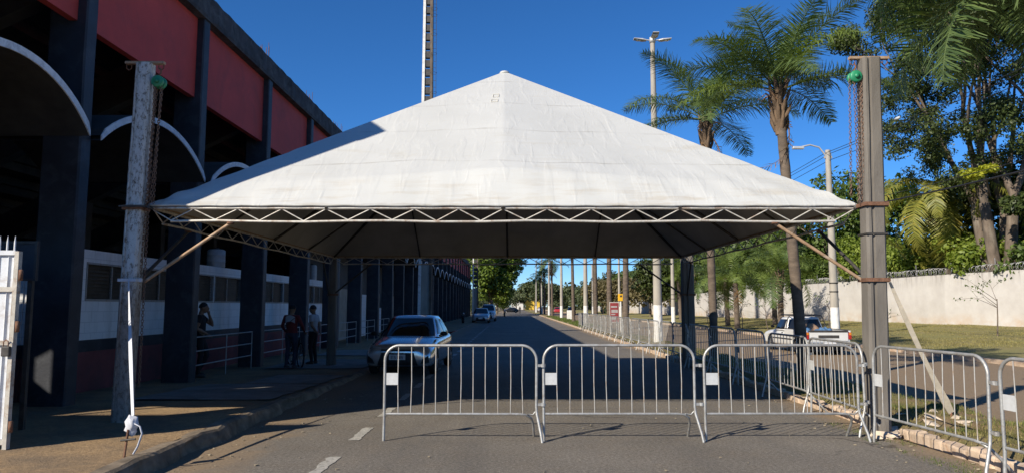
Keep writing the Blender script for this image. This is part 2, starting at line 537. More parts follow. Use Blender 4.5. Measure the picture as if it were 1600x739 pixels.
def canopy_mat():
    m, nt, b, out = _nodes('canopy_vinyl')
    v = _coord(nt)
    c = _ramp(nt, _noise(nt, v, 0.7, 5, 0.6), [(0.3, (0.49, 0.495, 0.473)), (0.7, (0.555, 0.56, 0.537))])
    st = _noise(nt, _coord(nt, 'Object', (0.35, 0.6, 2.4)), 1.1, 8, 0.72, 0.5)
    c = _mix(nt, _ramp(nt, st, [(0.56, 0.0), (0.76, 0.5)]), c, (0.42, 0.37, 0.27))
    sm = _noise(nt, v, 2.6, 8, 0.75, 1.0)
    c = _mix(nt, _ramp(nt, sm, [(0.60, 0.0), (0.78, 0.45)]), c, (0.33, 0.30, 0.25))
    # water-borne dirt along the lower hem
    sp = nt.nodes.new('ShaderNodeSeparateXYZ'); nt.links.new(v, sp.inputs[0])
    hh = nt.nodes.new('ShaderNodeMapRange'); nt.links.new(sp.outputs[2], hh.inputs[0])
    hh.inputs[1].default_value = 3.75; hh.inputs[2].default_value = 3.08; hh.inputs[3].default_value = 0.0; hh.inputs[4].default_value = 1.0
    dn = _ramp(nt, _noise(nt, _coord(nt, 'Object', (0.5, 0.5, 5)), 1.6, 7, 0.7), [(0.5, 0.0), (0.66, 0.5)])
    c = _mix(nt, _mix(nt, 1.0, dn, hh.outputs[0], 'MULTIPLY'), c, (0.36, 0.29, 0.19))
    # welded seams: thin dirty lines round the pyramid
    wob = nt.nodes.new('ShaderNodeMath'); wob.operation = 'MULTIPLY_ADD'
    nt.links.new(_noise(nt, _coord(nt, 'Object', (.5, .5, .1)), .9, 3), wob.inputs[0]); wob.inputs[1].default_value = .28
    nt.links.new(sp.outputs[2], wob.inputs[2])
    md = nt.nodes.new('ShaderNodeMath'); md.operation = 'PINGPONG'; nt.links.new(wob.outputs[0], md.inputs[0]); md.inputs[1].default_value = .40
    seam = _ramp(nt, md.outputs[0], [(0.0, 1.0), (0.008, 1.0), (0.018, 0.0)])
    c = _mix(nt, _mix(nt, 1.0, seam, _ramp(nt, _noise(nt, v, 1.7, 5, .7), [(.42, .05), (.64, .45)]), 'MULTIPLY'), c, (0.27, 0.25, 0.21))
    nt.links.new(c, b.inputs['Base Color'])
    b.inputs['Roughness'].default_value = 0.5
    b.inputs['Specular IOR Level'].default_value = 0.3
    w1 = _noise(nt, _coord(nt, 'Object', (1, 1, 0.4)), 1.3, 3, 0.5, 0.8)
    tc = nt.nodes.new('ShaderNodeTexCoord')
    def creases(rot, sc, lo, hi, seed):
        mp = nt.nodes.new('ShaderNodeMapping'); nt.links.new(tc.outputs['Object'], mp.inputs['Vector'])
        mp.inputs['Rotation'].default_value = rot; mp.inputs['Scale'].default_value = sc; mp.inputs['Location'].default_value = (seed, seed * 2, 0)
        return _ramp(nt, _noise(nt, mp.outputs[0], 1.0, 2, 0.4, 0.6), [(lo, 0.0), (hi, 1.0)])
    k1 = creases((0, .75, 0), (5.5, 1.2, 1.1), .55, .72, 3)
    k2 = creases((0, -.5, 0), (7.0, 1.5, 1.3), .57, .74, 11)
    hgt = _mix(nt, 0.5, w1, _mix(nt, 0.5, k1, k2))
    _bump(nt, b, hgt, 0.24, 0.05)
canopy_mat()
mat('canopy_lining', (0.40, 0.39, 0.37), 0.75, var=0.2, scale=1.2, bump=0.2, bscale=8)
mat('truss_galv', (0.56, 0.53, 0.47), 0.5, metal=0.25, var=0.2, scale=12, bump=0.2, stain=(0.25, 0.15, 0.09), stain_amt=0.8, stain_scale=6)
mat('brace_rust', (0.34, 0.22, 0.13), 0.7, metal=0.1, var=0.35, scale=9, bump=0.3, stain=(0.45, 0.40, 0.33), stain_amt=0.8, stain_scale=4)
mat('dark_steel', (0.06, 0.055, 0.05), 0.6, metal=0.3, var=0.4, scale=8, bump=0.2)

def peeling_post():
    m, nt, b, out = _nodes('peeling_post')
    v = _coord(nt, 'Object', (1, 1, 0.5))
    n = _noise(nt, v, 24, 9, 0.78, 0.3)
    c = _ramp(nt, n, [(0.36, (0.07, 0.055, 0.045)), (0.43, (0.26, 0.24, 0.21)), (0.49, (0.52, 0.52, 0.50)), (0.8, (0.62, 0.62, 0.60))])
    c = _mix(nt, _ramp(nt, _noise(nt, v, 5, 6, 0.7), [(0.58, 0.0), (0.72, 0.6)]), c, (0.36, 0.27, 0.17))
    # paint is gone near the ground
    sp = nt.nodes.new('ShaderNodeSeparateXYZ'); nt.links.new(_coord(nt), sp.inputs[0])
    mr = nt.nodes.new('ShaderNodeMapRange'); nt.links.new(sp.outputs[2], mr.inputs[0])
    mr.inputs[1].default_value = 2.1; mr.inputs[2].default_value = 1.6; mr.inputs[3].default_value = 0.0; mr.inputs[4].default_value = 0.75
    c = _mix(nt, mr.outputs[0], c, _ramp(nt, n, [(0.35, (0.09, 0.07, 0.055)), (0.7, (0.30, 0.25, 0.2))]))
    nt.links.new(c, b.inputs['Base Color'])
    b.inputs['Roughness'].default_value = 0.85
    _bump(nt, b, n, 0.6, 0.02)
peeling_post()
mat('post_concrete', (0.158, 0.142, 0.122), 0.9, var=0.2, scale=3, bump=0.5, bscale=45, stain=(0.10, 0.088, 0.075), stain_amt=0.7, stain_scale=3.5, stretch=(1, 1, 0.3))
mat('pole_concrete', (0.36, 0.33, 0.28), 0.9, var=0.2, scale=3, bump=0.3, bscale=40, stain=(0.22, 0.2, 0.17), stain_amt=0.6, stain_scale=2, stretch=(1, 1, 0.3))
mat('lime_or_sun_white', (0.72, 0.71, 0.68), 0.9, var=0.12, scale=5, bump=0.3, stain=(0.42, 0.38, 0.33), stain_amt=0.6, stain_scale=4)
mat('hoist_green', (0.02, 0.24, 0.11), 0.45, var=0.3, scale=9, bump=0.2, stain=(0.06, 0.05, 0.03), stain_amt=0.6, stain_scale=8)
mat('chain_steel', (0.22, 0.14, 0.10), 0.7, metal=0.4, var=0.3, scale=20, bump=0.2)
mat('strap_white', (0.56, 0.57, 0.60), 0.75, var=0.08, scale=20, bump=0.3, bscale=150)
mat('strap_beige', (0.62, 0.55, 0.43), 0.8, var=0.15, scale=8, bump=0.4, bscale=80)
mat('barrier_galv', (0.40, 0.40, 0.385), 0.45, metal=0.45, var=0.22, scale=11, bump=0.2, bscale=50, stain=(0.24, 0.20, 0.16), stain_amt=0.7, stain_scale=9, world_space=True)
mat('barrier_dark', (0.030, 0.029, 0.030), 0.55, metal=0.1, var=0.3, scale=9, bump=0.2, world_space=True)
mat('barrier_rod', (0.46, 0.445, 0.41), 0.5, metal=0.3, var=0.15, scale=14, bump=0.1, stain=(0.38, 0.26, 0.16), stain_amt=0.8, stain_scale=9, world_space=True)
mat('plate_white', (0.52, 0.53, 0.53), 0.5, var=0.12, scale=9, bump=0.1, stain=(0.45, 0.43, 0.4), stain_amt=0.5, stain_scale=8)
mat('gate_white', (0.60, 0.62, 0.64), 0.5, var=0.12, scale=4, bump=0.2, stain=(0.28, 0.20, 0.13), stain_amt=0.7, stain_scale=4)
mat('gate_rust', (0.46, 0.43, 0.37), 0.7, var=0.2, scale=9, bump=0.4, stain=(0.22, 0.11, 0.05), stain_amt=1.0, stain_scale=5)

# ------------------------------------------------------------------ the ground and the roads
def sheet(name, x0, x1, y0, y1, z, m, nx=1, ny=1, zf=None):
    b = MB()
    b.grid(lambda s, t: (x0 + (x1 - x0) * s, y0 + (y1 - y0) * t, z if zf is None else zf(x0 + (x1 - x0) * s, y0 + (y1 - y0) * t)), nx, ny, True)
    return tag(b.build(name, m), kind='structure')

KERB_L = -3.72
KERB_R = 5.05
sheet('ground', -1500, 1500, -300, 2500, -0.06, 'far_ground', 8, 8)
road = sheet('road', KERB_L - 0.1, KERB_R + 0.1, -14, 620, 0.0, 'asphalt', 2, 60)
sheet('avenue_lane', 7.15, 14.4, -14, 620, 0.004, 'asphalt', 2, 60)

def walk_z(y):
    t = min(1, max(0, (y - 10.5) / 7.0)); t = t * t * (3 - 2 * t)
    return 0.165 * (1 - t) + 0.05 * t

def bumpy(x, y, a=0.012):
    return a * (math.sin(x * 3.1 + y * 1.3) + math.sin(x * 1.7 - y * 2.9 + 1.0) + 0.6 * math.sin(x * 6.3 + y * 5.1))

side_sheet = sheet('sidewalk', -19, KERB_L - 0.16, -14, 140, 0.1, 'sidewalk', 40, 260, lambda x, y: walk_z(y) + bumpy(x, y, 0.005))

mat('slab_concrete', (0.21, 0.195, 0.17), 0.95, var=0.25, scale=2, bump=0.4, bscale=30, stain=(0.11, 0.095, 0.075), stain_amt=0.7, stain_scale=1.3, world_space=True)
for (x0, x1, y0, y1) in ((-6.3, -3.98, 11.9, 13.3), (-6.3, -3.98, 13.34, 14.9), (-5.6, -3.98, 15.0, 17.2), (-6.6, -3.98, 19.0, 22.2), (-6.6, -3.98, 24.0, 27.0)):
    b = MB()
    b.grid(lambda s, t: (x0 + (x1 - x0) * s + (.03 * math.sin(t * 9) if s in (0, 1) else 0), y0 + (y1 - y0) * t, walk_z(y0 + (y1 - y0) * t) + .022 + .004 * math.sin(s * 7 + t * 5)), 6, 6, False)
    b.build('concrete_slab', 'slab_concrete', side_sheet)

def kerb_strip():
    """the broken old kerb edge of the sidewalk, lower where cars cross"""
    b = MB()
    ny = 320
    def prof(s, t):
        y = -14 + (140 + 14) * (t ** 1.6)
        h = walk_z(y) + bumpy(0.3, y * 2.0, 0.006) + 0.012 * math.sin(y * 7.3)
        jag = 0.022 * math.sin(y * 5.7) + 0.02 * math.sin(y * 13.1 + 1) + 0.014 * math.sin(y * 31) + random.uniform(-.012, .012)
        k = int(round(s * 4))
        return [(KERB_L + 0.05 + jag * 1.6, y, -0.03), (KERB_L + jag * 1.5, y, h * 0.55), (KERB_L - 0.02 + jag, y, h - 0.015), (KERB_L - 0.06 + jag, y, h + 0.008), (KERB_L - 0.2, y, h + 0.006)][k]
    b.grid(prof, 4, ny, False)
    return tag(b.build('sidewalk_kerb', 'old_kerb'), kind='structure')
kerb_strip()

def median_z(x, y):
    e = min(x - KERB_R, 7.2 - x)
    return 0.015 + 0.12 * min(1, max(0, e / 0.35)) + bumpy(x * 1.5, y * 1.3, 0.022)
sheet('median', KERB_R + 0.08, 7.2, -12, 150, 0.1, 'median_soil', 14, 420, median_z)
sheet('far_median', KERB_R + 0.08, 7.2, 150, 620, 0.06, 'lawn', 2, 20)

def lawn_z(x, y):
    t = min(1, max(0, (x - 14.6) / 12.0))
    return 0.13 + 0.5 * t + bumpy(x * 0.4, y * 0.3, 0.02)
sheet('lawn', 14.5, 60, -10, 320, 0.1, 'lawn', 40, 120, lawn_z)
b = MB().box(14.36, 14.52, -10, 320, -0.03, 0.135)
tag(b.build('lawn_kerb', 'kerb_brick'), kind='structure')

WALL = [(28.9, 30), (28.0, 36), (26.3, 44), (24.6, 60), (23.6, 80), (22.6, 110), (21.5, 180)]
def wall_x(y):
    for (x0, y0), (x1, y1) in zip(WALL, WALL[1:]):
        if y <= y1: return x0 + (x1 - x0) * (y - y0) / (y1 - y0)
    return WALL[-1][0]

# kerb of single concrete blocks round the median
mk = MB().box(KERB_R + 0.05, KERB_R + 0.16, 26.0, 150, -0.03, 0.10).build('median_kerb', 'kerb_brick')
tag(mk, kind='structure')
brick_meshes = []
for k in range(5):
    b = MB().bevbox(-0.085, 0.085, -0.108, 0.108, -0.06, 0.125 + 0.008 * (k - 2), 0.018 + 0.004 * k)
    b.v = [(x + random.uniform(-.006, .006), y + random.uniform(-.006, .006), z + random.uniform(-.006, .006)) for x, y, z in b.v]
    brick_meshes.append(b.mesh('brick', 'kerb_brick'))
y = 3.6
k = 0
while y < 26.0:
    if not (9.45 < y < 10.1):
        shared('brick', brick_meshes[k % 5], mk, (KERB_R + 0.09 + random.uniform(-.015, .015), y, random.uniform(-.02, .012)), (random.uniform(-.05, .05), random.uniform(-.08, .08), random.uniform(-.07, .07)))
    y += 0.232; k += 1

# broken dashes along the parking lane, and a crossing far ahead
def paint_patch(b, x0, x1, y0, y1, z=0.006):
    n = 10
    L = [(x0 + random.uniform(-.02, .012), y0 + (y1 - y0) * i / n) for i in range(n + 1)]
    Rr = [(x1 + random.uniform(-.012, .02), y0 + (y1 - y0) * i / n) for i in range(n + 1)]
    for i in range(n):
        b.add([(L[i][0], L[i][1], z), (Rr[i][0], Rr[i][1], z), (Rr[i + 1][0], Rr[i + 1][1], z), (L[i + 1][0], L[i + 1][1], z)], [(0, 1, 2, 3)])
for i in range(30):
    y0 = 7.3 + i * 1.95
    if y0 > 60: break
    b = MB(); paint_patch(b, -2.07, -1.95, y0, y0 + 0.95)
    b.build('lane_dash', 'road_paint', road)
for i in range(9):
    b = MB(); paint_patch(b, -2.6 + i * 0.85, -2.15 + i * 0.85, 112, 115.5)
    b.build('crossing_stripe', 'road_paint', road)

# ------------------------------------------------------------------ the stadium along the left sidewalk
COLN = list(range(-1, 26))
def CY(n): return 7.76 if n == -1 else 11.45 + 4.27 * n      # the end bay is a little narrower
Y_END = 7.48
Y_FAR = CY(25) + 0.05
stadium = thing('stadium_building', (-7.2, 7.0, 0), 'long shaded stadium with navy columns, maroon panels and white-edged arches', 'stadium')

def wobble_box(b, x0, x1, y0, y1, z0, z1, n=10, a=0.006):
    """a column whose arrises wander a little"""
    rings = []
    for i in range(n + 1):
        z = z0 + (z1 - z0) * i / n
        j = lambda: random.uniform(-a, a)
        c = 0.025
        rings.append([(x0 + c + j(), y0 + j(), z), (x1 - c + j(), y0 + j(), z), (x1 + j(), y0 + c + j(), z), (x1 + j(), y1 - c + j(), z), (x1 - c + j(), y1 + j(), z), (x0 + c + j(), y1 + j(), z), (x0 + j(), y1 - c + j(), z), (x0 + j(), y0 + c + j(), z)])
    vs = [p for r in rings for p in r]
    fs = [(i * 8 + k, i * 8 + (k + 1) % 8, (i + 1) * 8 + (k + 1) % 8, (i + 1) * 8 + k) for i in range(n) for k in range(8)]
    fs += [tuple(range(7, -1, -1)), tuple(range(n * 8, n * 8 + 8))]
    b.add(vs, fs)
    return b

for n in COLN:
    wobble_box(MB(), -7.52, -6.9, CY(n) - 0.30, CY(n), 0.0, 8.12).build('column', 'navy_paint', stadium)

wobble = MB()
def beamf(s, t):
    y = Y_END + (Y_FAR - Y_END) * t
    k = int(round(s * 5))
    j = 0.012 * math.sin(y * 9.1) + 0.01 * math.sin(y * 23.7)
    return [(-7.45, y, 8.12), (-6.86, y, 8.12), (-6.84 + j, y, 8.2), (-6.84 + j, y, 8.66), (-6.88, y, 8.72 + j), (-7.45, y, 8.72)][k]
wobble.grid(beamf, 5, 300, False)
wobble.add([beamf(i / 5, 0) for i in range(6)], [tuple(range(6))])
rb = wobble.build('roof_beam', 'black_concrete', stadium)
for n in (2, 3, 4, 6, 8):
    for k in range(9):
        x = -7.35 + 0.05 * (k % 3) + random.uniform(-.03, .03) + 0.14 * (k // 3); y = CY(n) - 0.3 + random.uniform(0, .34)
        MB().tube([(x, y, 8.70), (x + random.uniform(-.03, .03), y + random.uniform(-.03, .03), 8.95 + random.uniform(0, .3))], 0.008, 4).build('rebar', 'rust', rb)

for n in COLN[:-1]:
    y0, y1 = CY(n) + 0.004, CY(n + 1) - 0.304
    MB().box(-7.20, -7.06, y0, y1, 6.31, 8.118).build('panel', 'maroon_paint', stadium)

def vault(n):
    y0, y1 = CY(n) + 0.006, CY(n + 1) - 0.306
    yc, hw = (y0 + y1) / 2, (y1 - y0) / 2
    rise, spring = 0.74, 4.40
    rad = (hw * hw + rise * rise) / (2 * rise); zc = spring + rise - rad
    a0 = math.asin(hw / rad)
    N = 20
    def arc(r): return [(yc + r * math.sin(-a0 + 2 * a0 * i / N), zc + r * math.cos(-a0 + 2 * a0 * i / N)) for i in range(N + 1)]
    inn, outr = arc(rad), arc(rad + 0.11)
    outr = [(min(y1, max(y0, p[0])), p[1]) for p in outr]
    b = MB()
    for a, c in zip(range(N), range(1, N + 1)):
        for q, flip in ((inn, False), (outr, True)):
            f = (0, 1, 2, 3) if flip else (3, 2, 1, 0)
            b.add([(-6.76, *q[a]), (-6.76, *q[c]), (-10.2, *q[c]), (-10.2, *q[a])], [f], True)
        b.add([(-6.76, *inn[a]), (-6.76, *inn[c]), (-6.76, *outr[c]), (-6.76, *outr[a])], [(0, 1, 2, 3)])
        b.add([(-10.2, *inn[a]), (-10.2, *inn[c]), (-10.2, *outr[c]), (-10.2, *outr[a])], [(3, 2, 1, 0)])
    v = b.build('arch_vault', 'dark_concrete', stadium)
    t = MB()
    for a, c in zip(range(N), range(1, N + 1)):
        q0, q1 = inn[a], inn[c]; p0, p1 = outr[a], outr[c]
        t.add([(-6.756, *q0), (-6.756, *q1), (-6.756, *p1), (-6.756, *p0), (-6.735, *q0), (-6.735, *q1), (-6.735, *p1), (-6.735, *p0)],
              [(4, 5, 6, 7), (0, 4, 7, 3), (1, 2, 6, 5), (0, 1, 5, 4), (3, 7, 6, 2)])
    t.build('arch_trim', 'white_trim', v)
for n in COLN[:-1]:
    vault(n)

# stepped stand above, sloping down to the pitch, with its raking beams
st = MB()
prof = []
x, z = -7.50, 8.0
top = []
while z > 0.3:
    top += [(x, z), (x - 0.85, z)]
    x -= 0.85; z -= 0.44
under = [(p[0] - 0.15, p[1] - 0.22) for p in top]
for i in range(len(top) - 1):
    a, c = top[i], top[i + 1]; e, g = under[i], under[i + 1]
    st.add([(a[0], Y_END, a[1]), (c[0], Y_END, c[1]), (c[0], Y_FAR, c[1]), (a[0], Y_FAR, a[1])], [(0, 1, 2, 3)])
    st.add([(e[0], Y_END, e[1]), (g[0], Y_END, g[1]), (g[0], Y_FAR, g[1]), (e[0], Y_FAR, e[1])], [(3, 2, 1, 0)])
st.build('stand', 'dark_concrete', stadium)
for n in COLN[1:]:
    st = MB().prism([(-7.53, 7.62), (-7.53, 6.75), (-22.5, -0.65), (-22.5, 0.1)], CY(n) - 0.29, CY(n) - 0.01, 'y')
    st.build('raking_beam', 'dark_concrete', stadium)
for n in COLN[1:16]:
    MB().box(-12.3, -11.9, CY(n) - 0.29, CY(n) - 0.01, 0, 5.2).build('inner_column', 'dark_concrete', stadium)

# unseen end wall, cut to shape the sunlight: lintel, taller wall, slot lighting a column
def to_end(Xt, zt, Yt=11.15, Ye=7.6):
    d = Yt - Ye
    return (Xt - d * 1.17 / 1.13, zt + d / 1.13)
h = [to_end(-7.49, 0.62), to_end(-7.06, 0.30), to_end(-7.06, 1.22), to_end(-7.49, 0.98)]
ew = MB()
hx0 = min(p[0] for p in h); hx1 = max(p[0] for p in h)
zt = lambda X: 8.0 + (X + 7.5) * 0.44 / 0.85 - 0.3
def endpoly(pts): ew.prism(pts, Y_END + 0.02, Y_END + 0.2, 'y')
endpoly([(-9.4, 3.42), (-6.93, 3.42), (-6.93, 8.11), (-7.5, 8.11), (-7.6, zt(-7.6)), (-9.4, zt(-9.4))])
endpoly([(hx1, 0.0), (-9.402, 0.0), (-9.402, zt(-9.402)), (hx1, zt(hx1))])
endpoly([(h[0][0], 0.0), (h[1][0] - .002, 0.0), (h[1][0] - .002, h[1][1]), h[0]])
endpoly([h[3], (h[2][0] - .002, h[2][1]), (h[2][0] - .002, zt(h[2][0])), (h[3][0], zt(h[3][0]))])
endpoly([(-22.0, 0.0), (hx0 - .002, 0.0), (hx0 - .002, zt(hx0)), (-22.0, 0.3)])
ew.build('sun_slot_wall', 'navy_paint', stadium)
MB().box(-22.2, -21.9, Y_END, Y_FAR, 0, 1.2).build('pitch_wall', 'dark_concrete', stadium)

# rooms behind the columns: white block over a navy band over maroon, a row of louvred windows
YW0, YW1 = 11.66, CY(5) - 0.2
def banded(x0, x1, y0, y1, topz):
    zb = 0.0
    MB().box(x0, x1, y0, y1, zb, 0.85).build('lower_wall', 'maroon_shaded', stadium)
    MB().box(x0 - .0, x1 + .004 if x1 > x0 else x1, y0 - .004, y1, 0.852, 1.07).build('wall_band', 'navy_paint', stadium)
# wall facing the entrance
banded(-16, -8.152, YW0 + .02, YW0 + .17, 2.7)
banded(-7.998, -7.53, YW0 + .02, YW0 + .17, 2.7)
MB().box(-7.994, -7.53, YW0 + .02, YW0 + .17, 1.072, 2.72).build('upper_wall', 'white_block', stadium)
MB().box(-16, -8.152, YW0 + .02, YW0 + .17, 1.072, 2.72).build('upper_wall', 'white_block', stadium)
banded(-8.15, -8.0, YW0, YW1, 2.75)
WZ0, WZ1 = 1.80, 2.53
wy = [13.35 + i * 1.93 for i in range(10)]
MB().box(-8.15, -8.0, YW0, YW1, 1.072, WZ0).build('upper_wall', 'white_block', stadium)
MB().box(-8.15, -8.0, YW0, YW1, WZ1, 2.76).build('upper_wall', 'white_block', stadium)
MB().box(-8.15, -8.0, YW0, wy[0], WZ0 + .002, WZ1 - .002).build('upper_wall', 'white_block', stadium)
for i, y0 in enumerate(wy):
    y1 = y0 + 1.86
    if y1 > YW1: break
    MB().box(-8.15, -8.0, y1, y1 + 0.07, WZ0 + .002, WZ1 - .002).build('upper_wall', 'white_block', stadium)
    w = MB()
    for (a, c, d, e) in ((y0, y1, WZ0, WZ0 + .04), (y0, y1, WZ1 - .04, WZ1), (y0, y0 + .03, WZ0 + .04, WZ1 - .04), (y1 - .03, y1, WZ0 + .04, WZ1 - .04)):
        w.box(-8.05, -7.985, a + .003, c - .003, d + .003, e - .003)
    wf = w.build('window', 'rail_white', stadium)
    MB().box(-8.09, -8.075, y0 + .03, y1 - .03, WZ0 + .04, WZ1 - .04).build('pane', 'louvre_dark', wf)
    MB().box(-8.06, -8.03, (y0 + y1) / 2 - .015, (y0 + y1) / 2 + .015, WZ0 + .045, WZ1 - .045).build('mullion', 'rail_white', wf)
    for k in range(9):
        zz = WZ0 + .06 + k * .07
        MB().bar((-8.055, y0 + .04, zz), (-8.055, y1 - .04, zz), .05, .008).build('louvre', 'louvre_dark', wf)
MB().box(-16, -8.16, YW1 - .2, YW1 - .05, 0, 2.7).build('partition', 'white_block', stadium)
# further bays: doors and shutters between dark recesses
MB().box(-9.75, -9.6, YW1, Y_FAR - .2, 0, 4.6).build('recess_wall', 'navy_paint', stadium)
for (ya, yb, zt_, m_) in ((33.6, 36.2, 2.55, 'beige_panel'), (38.2, 41.0, 2.35, 'white_block'), (43.6, 45.0, 2.5, 'beige_panel'), (45.01, 46.4, 1.6, 'white_block'), (48.6, 50.9, 2.4, 'beige_panel'), (53, 56, 2.5, 'white_block')):
    MB().box(-8.5, -8.36, ya, yb, 0, zt_).build('shutter', m_, stadium)

# white handrails between the columns
def handrail(n, k):
    y0, y1 = CY(n) + 0.12, CY(n + 1) - 0.75
    r = thing('handrail', (-6.98, (y0 + y1) / 2, 0.05), 'thin white three-bar handrail in the %s bay past the leaning man\'s column' % ['first', 'second', 'third', 'fourth', 'fifth', 'sixth', 'seventh'][k], 'handrail', 'handrails between the stadium columns')
    z = walk_z((y0 + y1) / 2)
    for zz in (0.35, 0.66, 0.97):
        MB().tube([(-6.98, y0, z + zz), (-6.98, y1, z + zz)], 0.015, 6).build('rail', 'rail_white', r)
    for j in range(3):
        y = y0 + (y1 - y0) * j / 2
        MB().tube([(-6.98, y, z - .03), (-6.98, y, z + 0.985)], 0.015, 6).build('post', 'rail_white', r)
for k, n in enumerate(range(1, 8)):
    handrail(n, k)

# drums standing on the flat top of the room wall
def drum(loc, rad, hgt, label):
    d = thing('water_drum', loc, label, 'drum')
    MB().lathe([(0.0, 0.0), (rad * .96, 0), (rad, .03), (rad, hgt * .3), (rad * 1.03, hgt * .32), (rad, hgt * .34), (rad, hgt * .66), (rad * 1.03, hgt * .68), (rad, hgt * .7), (rad, hgt * .93), (rad * .8, hgt), (0, hgt)], loc, 18).build('body', 'plate_white', d)
    MB().lathe([(0, 0), (rad * .3, 0), (rad * .3, .05), (0, .05)], (loc[0], loc[1], loc[2] + hgt), 12).build('cap', 'louvre_dark', d)
drum((-8.22, 19.7, 2.762), 0.24, 0.5, 'squat white drum on top of the white room wall, nearer one')
drum((-8.2, 29.2, 2.762), 0.17, 0.62, 'slim whitish drum on the room wall near the tent\'s rear post')

# ------------------------------------------------------------------ the open steel gate at the entrance and the board behind it
def gate():
    x1, x0, y = -5.42, -9.4, 7.82
    z0 = 0.2
    g = thing('entrance_gate', (x1, y, 0.165), 'white sheet-metal gate with spikes and a rusty hinged edge', 'gate')
    zt_ = 2.32
    MB().box(x1 - .045, x1, y - .03, y + .03, 0.17, zt_ - .02).build('edge_stile', 'gate_rust', g)
    for z in (0.22, 1.28, 1.86, 2.26):
        MB().box(x0, x1 - .047, y - .022, y + .022, z, z + .05).build('rail', 'gate_white' if z > 2 else 'gate_rust', g)
    k = 0
    x = x0
    while x < x1 - .08:
        xe = min(x + .115, x1 - .06)
        b = MB().prism([(x, y - .012), (x + .02, y + .008), (xe - .02, y + .008), (xe, y - .012), (xe, y - .008), (xe - .02, y + .012), (x + .02, y + .012), (x, y - .008)], 0.274, 2.258, 'z')
        b.build('sheet', 'gate_white', g)
        x += .117; k += 1
    x = x1 - .07
    while x > x0:
        MB().tube([(x, y, 2.3), (x, y, 2.40), (x, y, 2.47)], [.011, .011, .002], 5).build('spike', 'gate_white', g)
        x -= .082
    for z in (0.35, 1.42, 1.98):
        MB().lathe([(0, 0), (.022, 0), (.022, .12), (0, .12)], (x1 + .022, y - .01, z), 10).build('hinge', 'rust', g)
    lk = MB().bevbox(x1 - .10, x1 - .01, y - .07, y - .032, 1.16, 1.27, .01).build('lock', 'dark_steel', g)
    MB().tube([(x1 - .08, y - .06, 1.27), (x1 - .08, y - .06, 1.32), (x1 - .055, y - .06, 1.34), (x1 - .03, y - .06, 1.32), (x1 - .03, y - .06, 1.27)], .006, 5).build('shackle', 'rust', lk)
gate()

def board():
    x0, x1, y = -7.6, -6.02, 9.0
    o = thing('notice_board', (x0 + .5, y, 0.165), 'dark framed notice board half hidden behind the white gate', 'board')
    MB().box(x0, x1, y, y + .03, 2.02, 2.52).build('panel', 'navy_paint', o)
    f = MB()
    for (a, c, d, e) in ((x0, x1, 2.49, 2.52), (x0, x1, 2.02, 2.05), (x0, x0 + .03, 2.05, 2.49), (x1 - .03, x1, 2.05, 2.49)):
        f.box(a, c, y - .02, y - .001, d, e)
    f.build('frame', 'dark_steel', o)
    for xx in (x0 + .1, x1 - .1):
        MB().box(xx - .03, xx + .03, y + .031, y + .08, 0.1, 2.5).build('leg', 'dark_steel', o)
mat('board_green', (0.10, 0.22, 0.16), 0.6)
gate_board = board()

# ------------------------------------------------------------------ the tent
TX0, TX1, TY0, TY1 = -5.05, 4.80, 9.80, 20.0
EZ = 3.11
PEAK = Vector((-0.16, 14.9, 6.72))
tent = thing('event_tent', (PEAK.x, PEAK.y, 0), 'big white pyramid tent roof on a steel truss frame over the road', 'tent')

def canopy_side(a, c, name):
    a = Vector(a); c = Vector(c)
    e = (c - a); nrm = e.cross(PEAK - a).normalized()
    if nrm.z < 0: nrm = -nrm
    def P(s, t, off=0.0):
        ss = s
        p = a.lerp(c, ss).lerp(PEAK, t * 0.992)
        m = 1 - abs(2 * s - 1)
        bul = 0.30 * m ** 1.05 * min(1, t / 0.10) * (1 - t)                       # rafter pushes the cloth out
        sag = -0.055 * math.sin(PI * min(1, 2 * min(s, 1 - s))) * math.sin(PI * min(1, t * 1.05)) * (1 - t)
        w = 0.010 * math.sin(s * 95 + 9 * t) * math.exp(-t * 9) * min(1, t / .04)  # gathers near the laced hem
        hip = min(s, 1 - s) * (1 - t)
        w += 0.020 * math.sin(t * 58 + 6 * math.sin(t * 17)) * math.exp(-hip * 45) * max(0, 1 - t / .4) * min(1, t / .03)
        seam = 0
        for k, st_ in enumerate((0.085, 0.30, 0.52, 0.76)):
            d = (t - st_ - 0.012 * math.sin(s * 9 + k) * 0.4) / 0.006
            seam += 0.0
        return p + nrm * (bul + sag + w + seam + off)
    b = MB()
    nu, nv = 120, 110
    b.grid(lambda s, t: P(s, t), nu, nv, True)
    top = b.build(name, 'canopy_vinyl', tent)
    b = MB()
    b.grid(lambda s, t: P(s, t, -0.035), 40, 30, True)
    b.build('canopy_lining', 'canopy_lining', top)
    # hem wrapped down over the top chord
    h = MB()
    out = Vector((nrm.x, nrm.y, 0)).normalized()
    def H(s, t):
        p = a.lerp(c, s)
        return p + out * (0.006 + 0.014 * math.sin(PI * t)) + Vector((0, 0, -0.035 * t - 0.004 * math.sin(s * 130) * t))
    h.grid(H, 160, 3, True)
    h.build('hem', 'canopy_vinyl', top)
cA, cB, cC, cD = (TX0, TY0, EZ), (TX1, TY0, EZ), (TX1, TY1, EZ), (TX0, TY1, EZ)
canopy_side(cA, cB, 'canopy_panel')
canopy_side(cB, cC, 'canopy_panel')
canopy_side(cC, cD, 'canopy_panel')
canopy_side(cD, cA, 'canopy_panel')
MB().ball((PEAK.x, PEAK.y, PEAK.z - .035), 0.085, 12, (1.3, 1.3, .55)).build('peak_cap', 'canopy_vinyl', tent)
